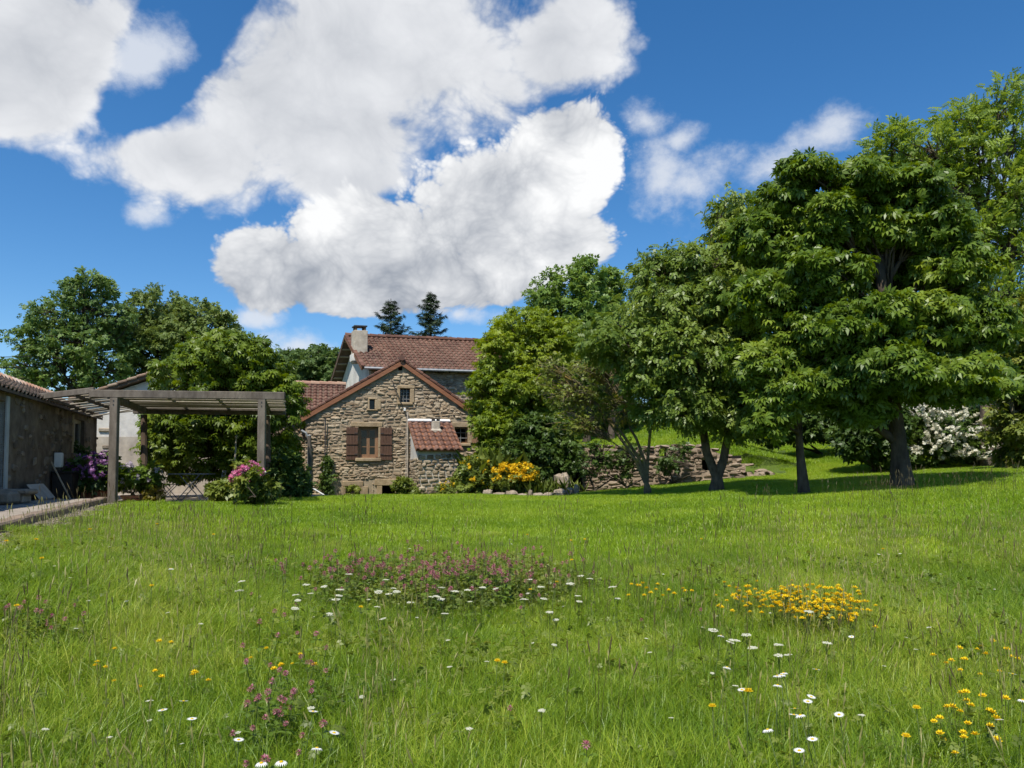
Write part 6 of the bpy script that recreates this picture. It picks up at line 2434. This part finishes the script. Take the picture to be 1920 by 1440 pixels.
def merge(name, parts, mats):
    """several (verts, faces, slot, rnd) into one small mesh"""
    V, Fc, mi, r = [], [], [], []
    for v, f, s_, rr in parts:
        o = len(V)
        V += [tuple(p) for p in v]
        Fc += [tuple(int(i) + o for i in q_) for q_ in f]
        mi += [s_] * len(f)
        r += [rr] * len(v)
    me = bpy.data.meshes.new(name)
    me.from_pydata(V, [], Fc)
    for m_ in mats:
        me.materials.append(MATS[m_])
    me.polygons.foreach_set('material_index', mi)
    a = me.attributes.new('rnd', 'FLOAT', 'POINT')
    a.data.foreach_set('value', r)
    me.update()
    return me


def stem_parts(h, r=.0018):
    s = MB().tube([(0, 0, -.03), (.005, .003, h * .5), (0, 0, h)], r, 4, cap=False)
    return (s.v, s.f, 0, .4)


def clover(v):
    h = (.2, .26, .23, .18)[v]
    parts = [stem_parts(h)]
    q_ = random.Random(v)
    for k in range(30):
        t = math.acos(1 - 1.75 * (k + .5) / 30)
        a = k * 2.4
        d = Vector((math.sin(t) * math.cos(a), math.sin(t) * math.sin(a), math.cos(t)))
        c = Vector((0, 0, h + .008)) + d * .004
        sd_ = d.cross(UPZ)
        sd_ = sd_.normalized() if sd_.length > .01 else Vector((1, 0, 0))
        e = c + d * q_.uniform(.011, .016)
        parts.append(([c, c.lerp(e, .6) + sd_ * .0032, e, c.lerp(e, .6) - sd_ * .0032], [(0, 1, 2, 3)], 1, q_.random()))
    for a in (0, 2.1, 4.2):
        vv, ff = kite(.04, .011, .55, .002, .004, a, .1)
        parts.append(([(x, y, z + h - .03) for x, y, z in vv], ff, 2, .3))
        vv, ff = kite(.05, .013, .55, .002, .004, a + 1, .1)
        parts.append(([(x, y, z + h * .5) for x, y, z in vv], ff, 2, .5))
    return h, merge('red_clover', parts, ['stem', 'petal_clover', 'leaf_chestnut'])


def trefoil(v):
    h = (.2, .26, .23)[v]
    q_ = random.Random(50 + v)
    parts = [stem_parts(h)]
    for k in range(6):
        a = k * 1.05 + q_.uniform(-.2, .2)
        vv, ff = kite(.021, .0085, .6, .003, .003, a, -.25)
        parts.append(([(x, y, z + h) for x, y, z in vv], ff, 1, q_.random()))
        vv, ff = kite(.014, .007, .6, .003, .001, a + .5, -.8)
        parts.append(([(x, y, z + h + .003) for x, y, z in vv], ff, 1, q_.random()))
    for k in range(5):
        vv, ff = kite(.025, .008, .55, .002, .004, k * 1.3, .0)
        parts.append(([(x, y, z + h * (.3 + .12 * k)) for x, y, z in vv], ff, 2, .5))
    return h, merge('yellow_trefoil', parts, ['stem', 'petal_yellow', 'leaf_shrub'])


def yarrow(v):
    h = (.3, .34)[v]
    q_ = random.Random(70 + v)
    parts = [stem_parts(h)]
    for k in range(26):
        r_, a = .026 * math.sqrt((k + .5) / 26), k * 2.4
        c = Vector((r_ * math.cos(a), r_ * math.sin(a), h + .012 - r_ * .15 + q_.uniform(-.002, .002)))
        s_ = .0062
        parts.append(([c + Vector((s_, 0, 0)), c + Vector((0, s_, 0)), c + Vector((-s_, 0, 0)), c + Vector((0, -s_, 0)), c + UPZ * .004], [(0, 1, 4), (1, 2, 4), (2, 3, 4), (3, 0, 4)], 1, q_.random()))
    for k in range(7):
        a = k * .9
        s2 = MB().tube([(0, 0, h - .05), (.024 * math.cos(a), .024 * math.sin(a), h + .008)], .0009, 3, cap=False)
        parts.append((s2.v, s2.f, 0, .5))
    return h, merge('white_yarrow', parts, ['stem', 'petal_cream'])


CL, TR, YA = [clover(v) for v in range(4)], [trefoil(v) for v in range(3)], [yarrow(v) for v in range(2)]


def put(kinds, name, px, py, label, group, s=(.85, 1.2)):
    h, me = qf.choice(kinds)
    p = head_at(px, py, h)
    o = bpy.data.objects.new(name, me)
    COL.objects.link(o)
    o.location = p
    o.rotation_euler = (qf.gauss(0, .12), qf.gauss(0, .12), qf.uniform(0, 6.3))
    k = qf.uniform(*s)
    o.scale = (k, k, k)
    tag(o, label, 'flower', group)


def clumps(cx, cy, rx, ry, k, spread):
    """points gathered round a few uneven centres"""
    cs = [in_ellipse(cx, cy, rx, ry) + (qf.uniform(.5, 1.6),) for _ in range(k)]

    def pick():
        c = qf.choices(cs, [v[2] for v in cs])[0]
        return qf.gauss(c[0], spread * rx * c[2]), qf.gauss(c[1], spread * ry * c[2])
    return pick


def in_ellipse(cx, cy, rx, ry):
    a, r_ = qf.uniform(0, 6.283), math.sqrt(qf.random())
    return cx + rx * r_ * math.cos(a), cy + ry * r_ * math.sin(a)


pick = clumps(840, 1080, 190, 40, 16, .2)
for i in range(285):
    px, py = pick() if i > 40 else in_ellipse(800, 1090, 330, 62)
    put(CL, 'red_clover', px, max(py, 1012), 'dusky pink clover head in the dense clover patch in mid meadow', 'clover heads of the mid-meadow patch', (1.1, 1.6))
pick = clumps(505, 1290, 90, 100, 7, .3)
for i in range(48):
    px, py = pick()
    put(CL, 'red_clover', px, py, 'dusky pink clover head in the loose clover patch at lower left', 'clover heads at lower left')
for i in range(16):
    px, py = in_ellipse(90, 1150, 90, 24)
    put(CL, 'red_clover', px, py, 'dusky pink clover head in the small brownish patch at the left edge', 'clover heads at the left edge')
for i, (px, py) in enumerate(((953, 1330), (975, 1140), (1108, 1418), (1210, 1160), (1318, 1140), (1385, 1115))):
    put(CL, 'red_clover', px, py, 'lone dusky pink clover head away from the patches, ' + nth(i, 6), 'lone clover heads')
pick = clumps(1502, 1122, 118, 25, 16, .24)
for i in range(295):
    px, py = pick() if i > 25 else in_ellipse(1500, 1130, 190, 48)
    py += (px - 1502) * .14
    put(TR, 'yellow_trefoil', px, py, 'bright yellow trefoil bloom in the dense yellow patch at right', 'trefoil blooms of the yellow patch', (.75, 1.15))
for i in range(40):
    px, py = in_ellipse(1820, 1330, 70, 55) if i < 24 else in_ellipse(1830, 1215, 75, 30)
    put(TR, 'yellow_trefoil', px, py, 'small yellow trefoil bloom in the loose scatter at far lower right', 'trefoil blooms at lower right', (.65, 1.0))
for i in range(22):
    px, py = in_ellipse(270, 1235, 130, 45) if i < 14 else in_ellipse(530, 1225, 100, 30)
    put(TR, 'yellow_trefoil', px, py, 'small yellow trefoil bloom in the loose scatter at left', 'trefoil blooms at left', (.6, .9))
for i in range(16):
    px, py = in_ellipse(1235, 1102, 70, 14)
    put(TR, 'yellow_trefoil', px, py, 'small yellow trefoil bloom between the clover patch and the yellow patch', 'trefoil blooms in mid meadow', (.8, 1.1))
for i in range(56):
    px, py = in_ellipse(800, 1112, 380, 46) if i < 46 else in_ellipse(1440, 1190, 120, 40)
    if abs(px - 850) < 180 and py < 1085:
        py += 35
    put(YA, 'white_yarrow', px, py, 'flat white yarrow head ' + ('round the near edge of the clover patch' if i < 46 else 'in front of the yellow trefoil patch'), 'yarrow by the clover' if i < 46 else 'yarrow by the trefoil', (.8, 1.2))
for i in range(70):
    px, py = qf.uniform(20, 1900), 985 + 330 * qf.random() ** 1.4
    put(YA, 'white_yarrow', px, py, 'small pale yarrow head standing alone among the meadow grass', 'scattered yarrow', (.35, .7))
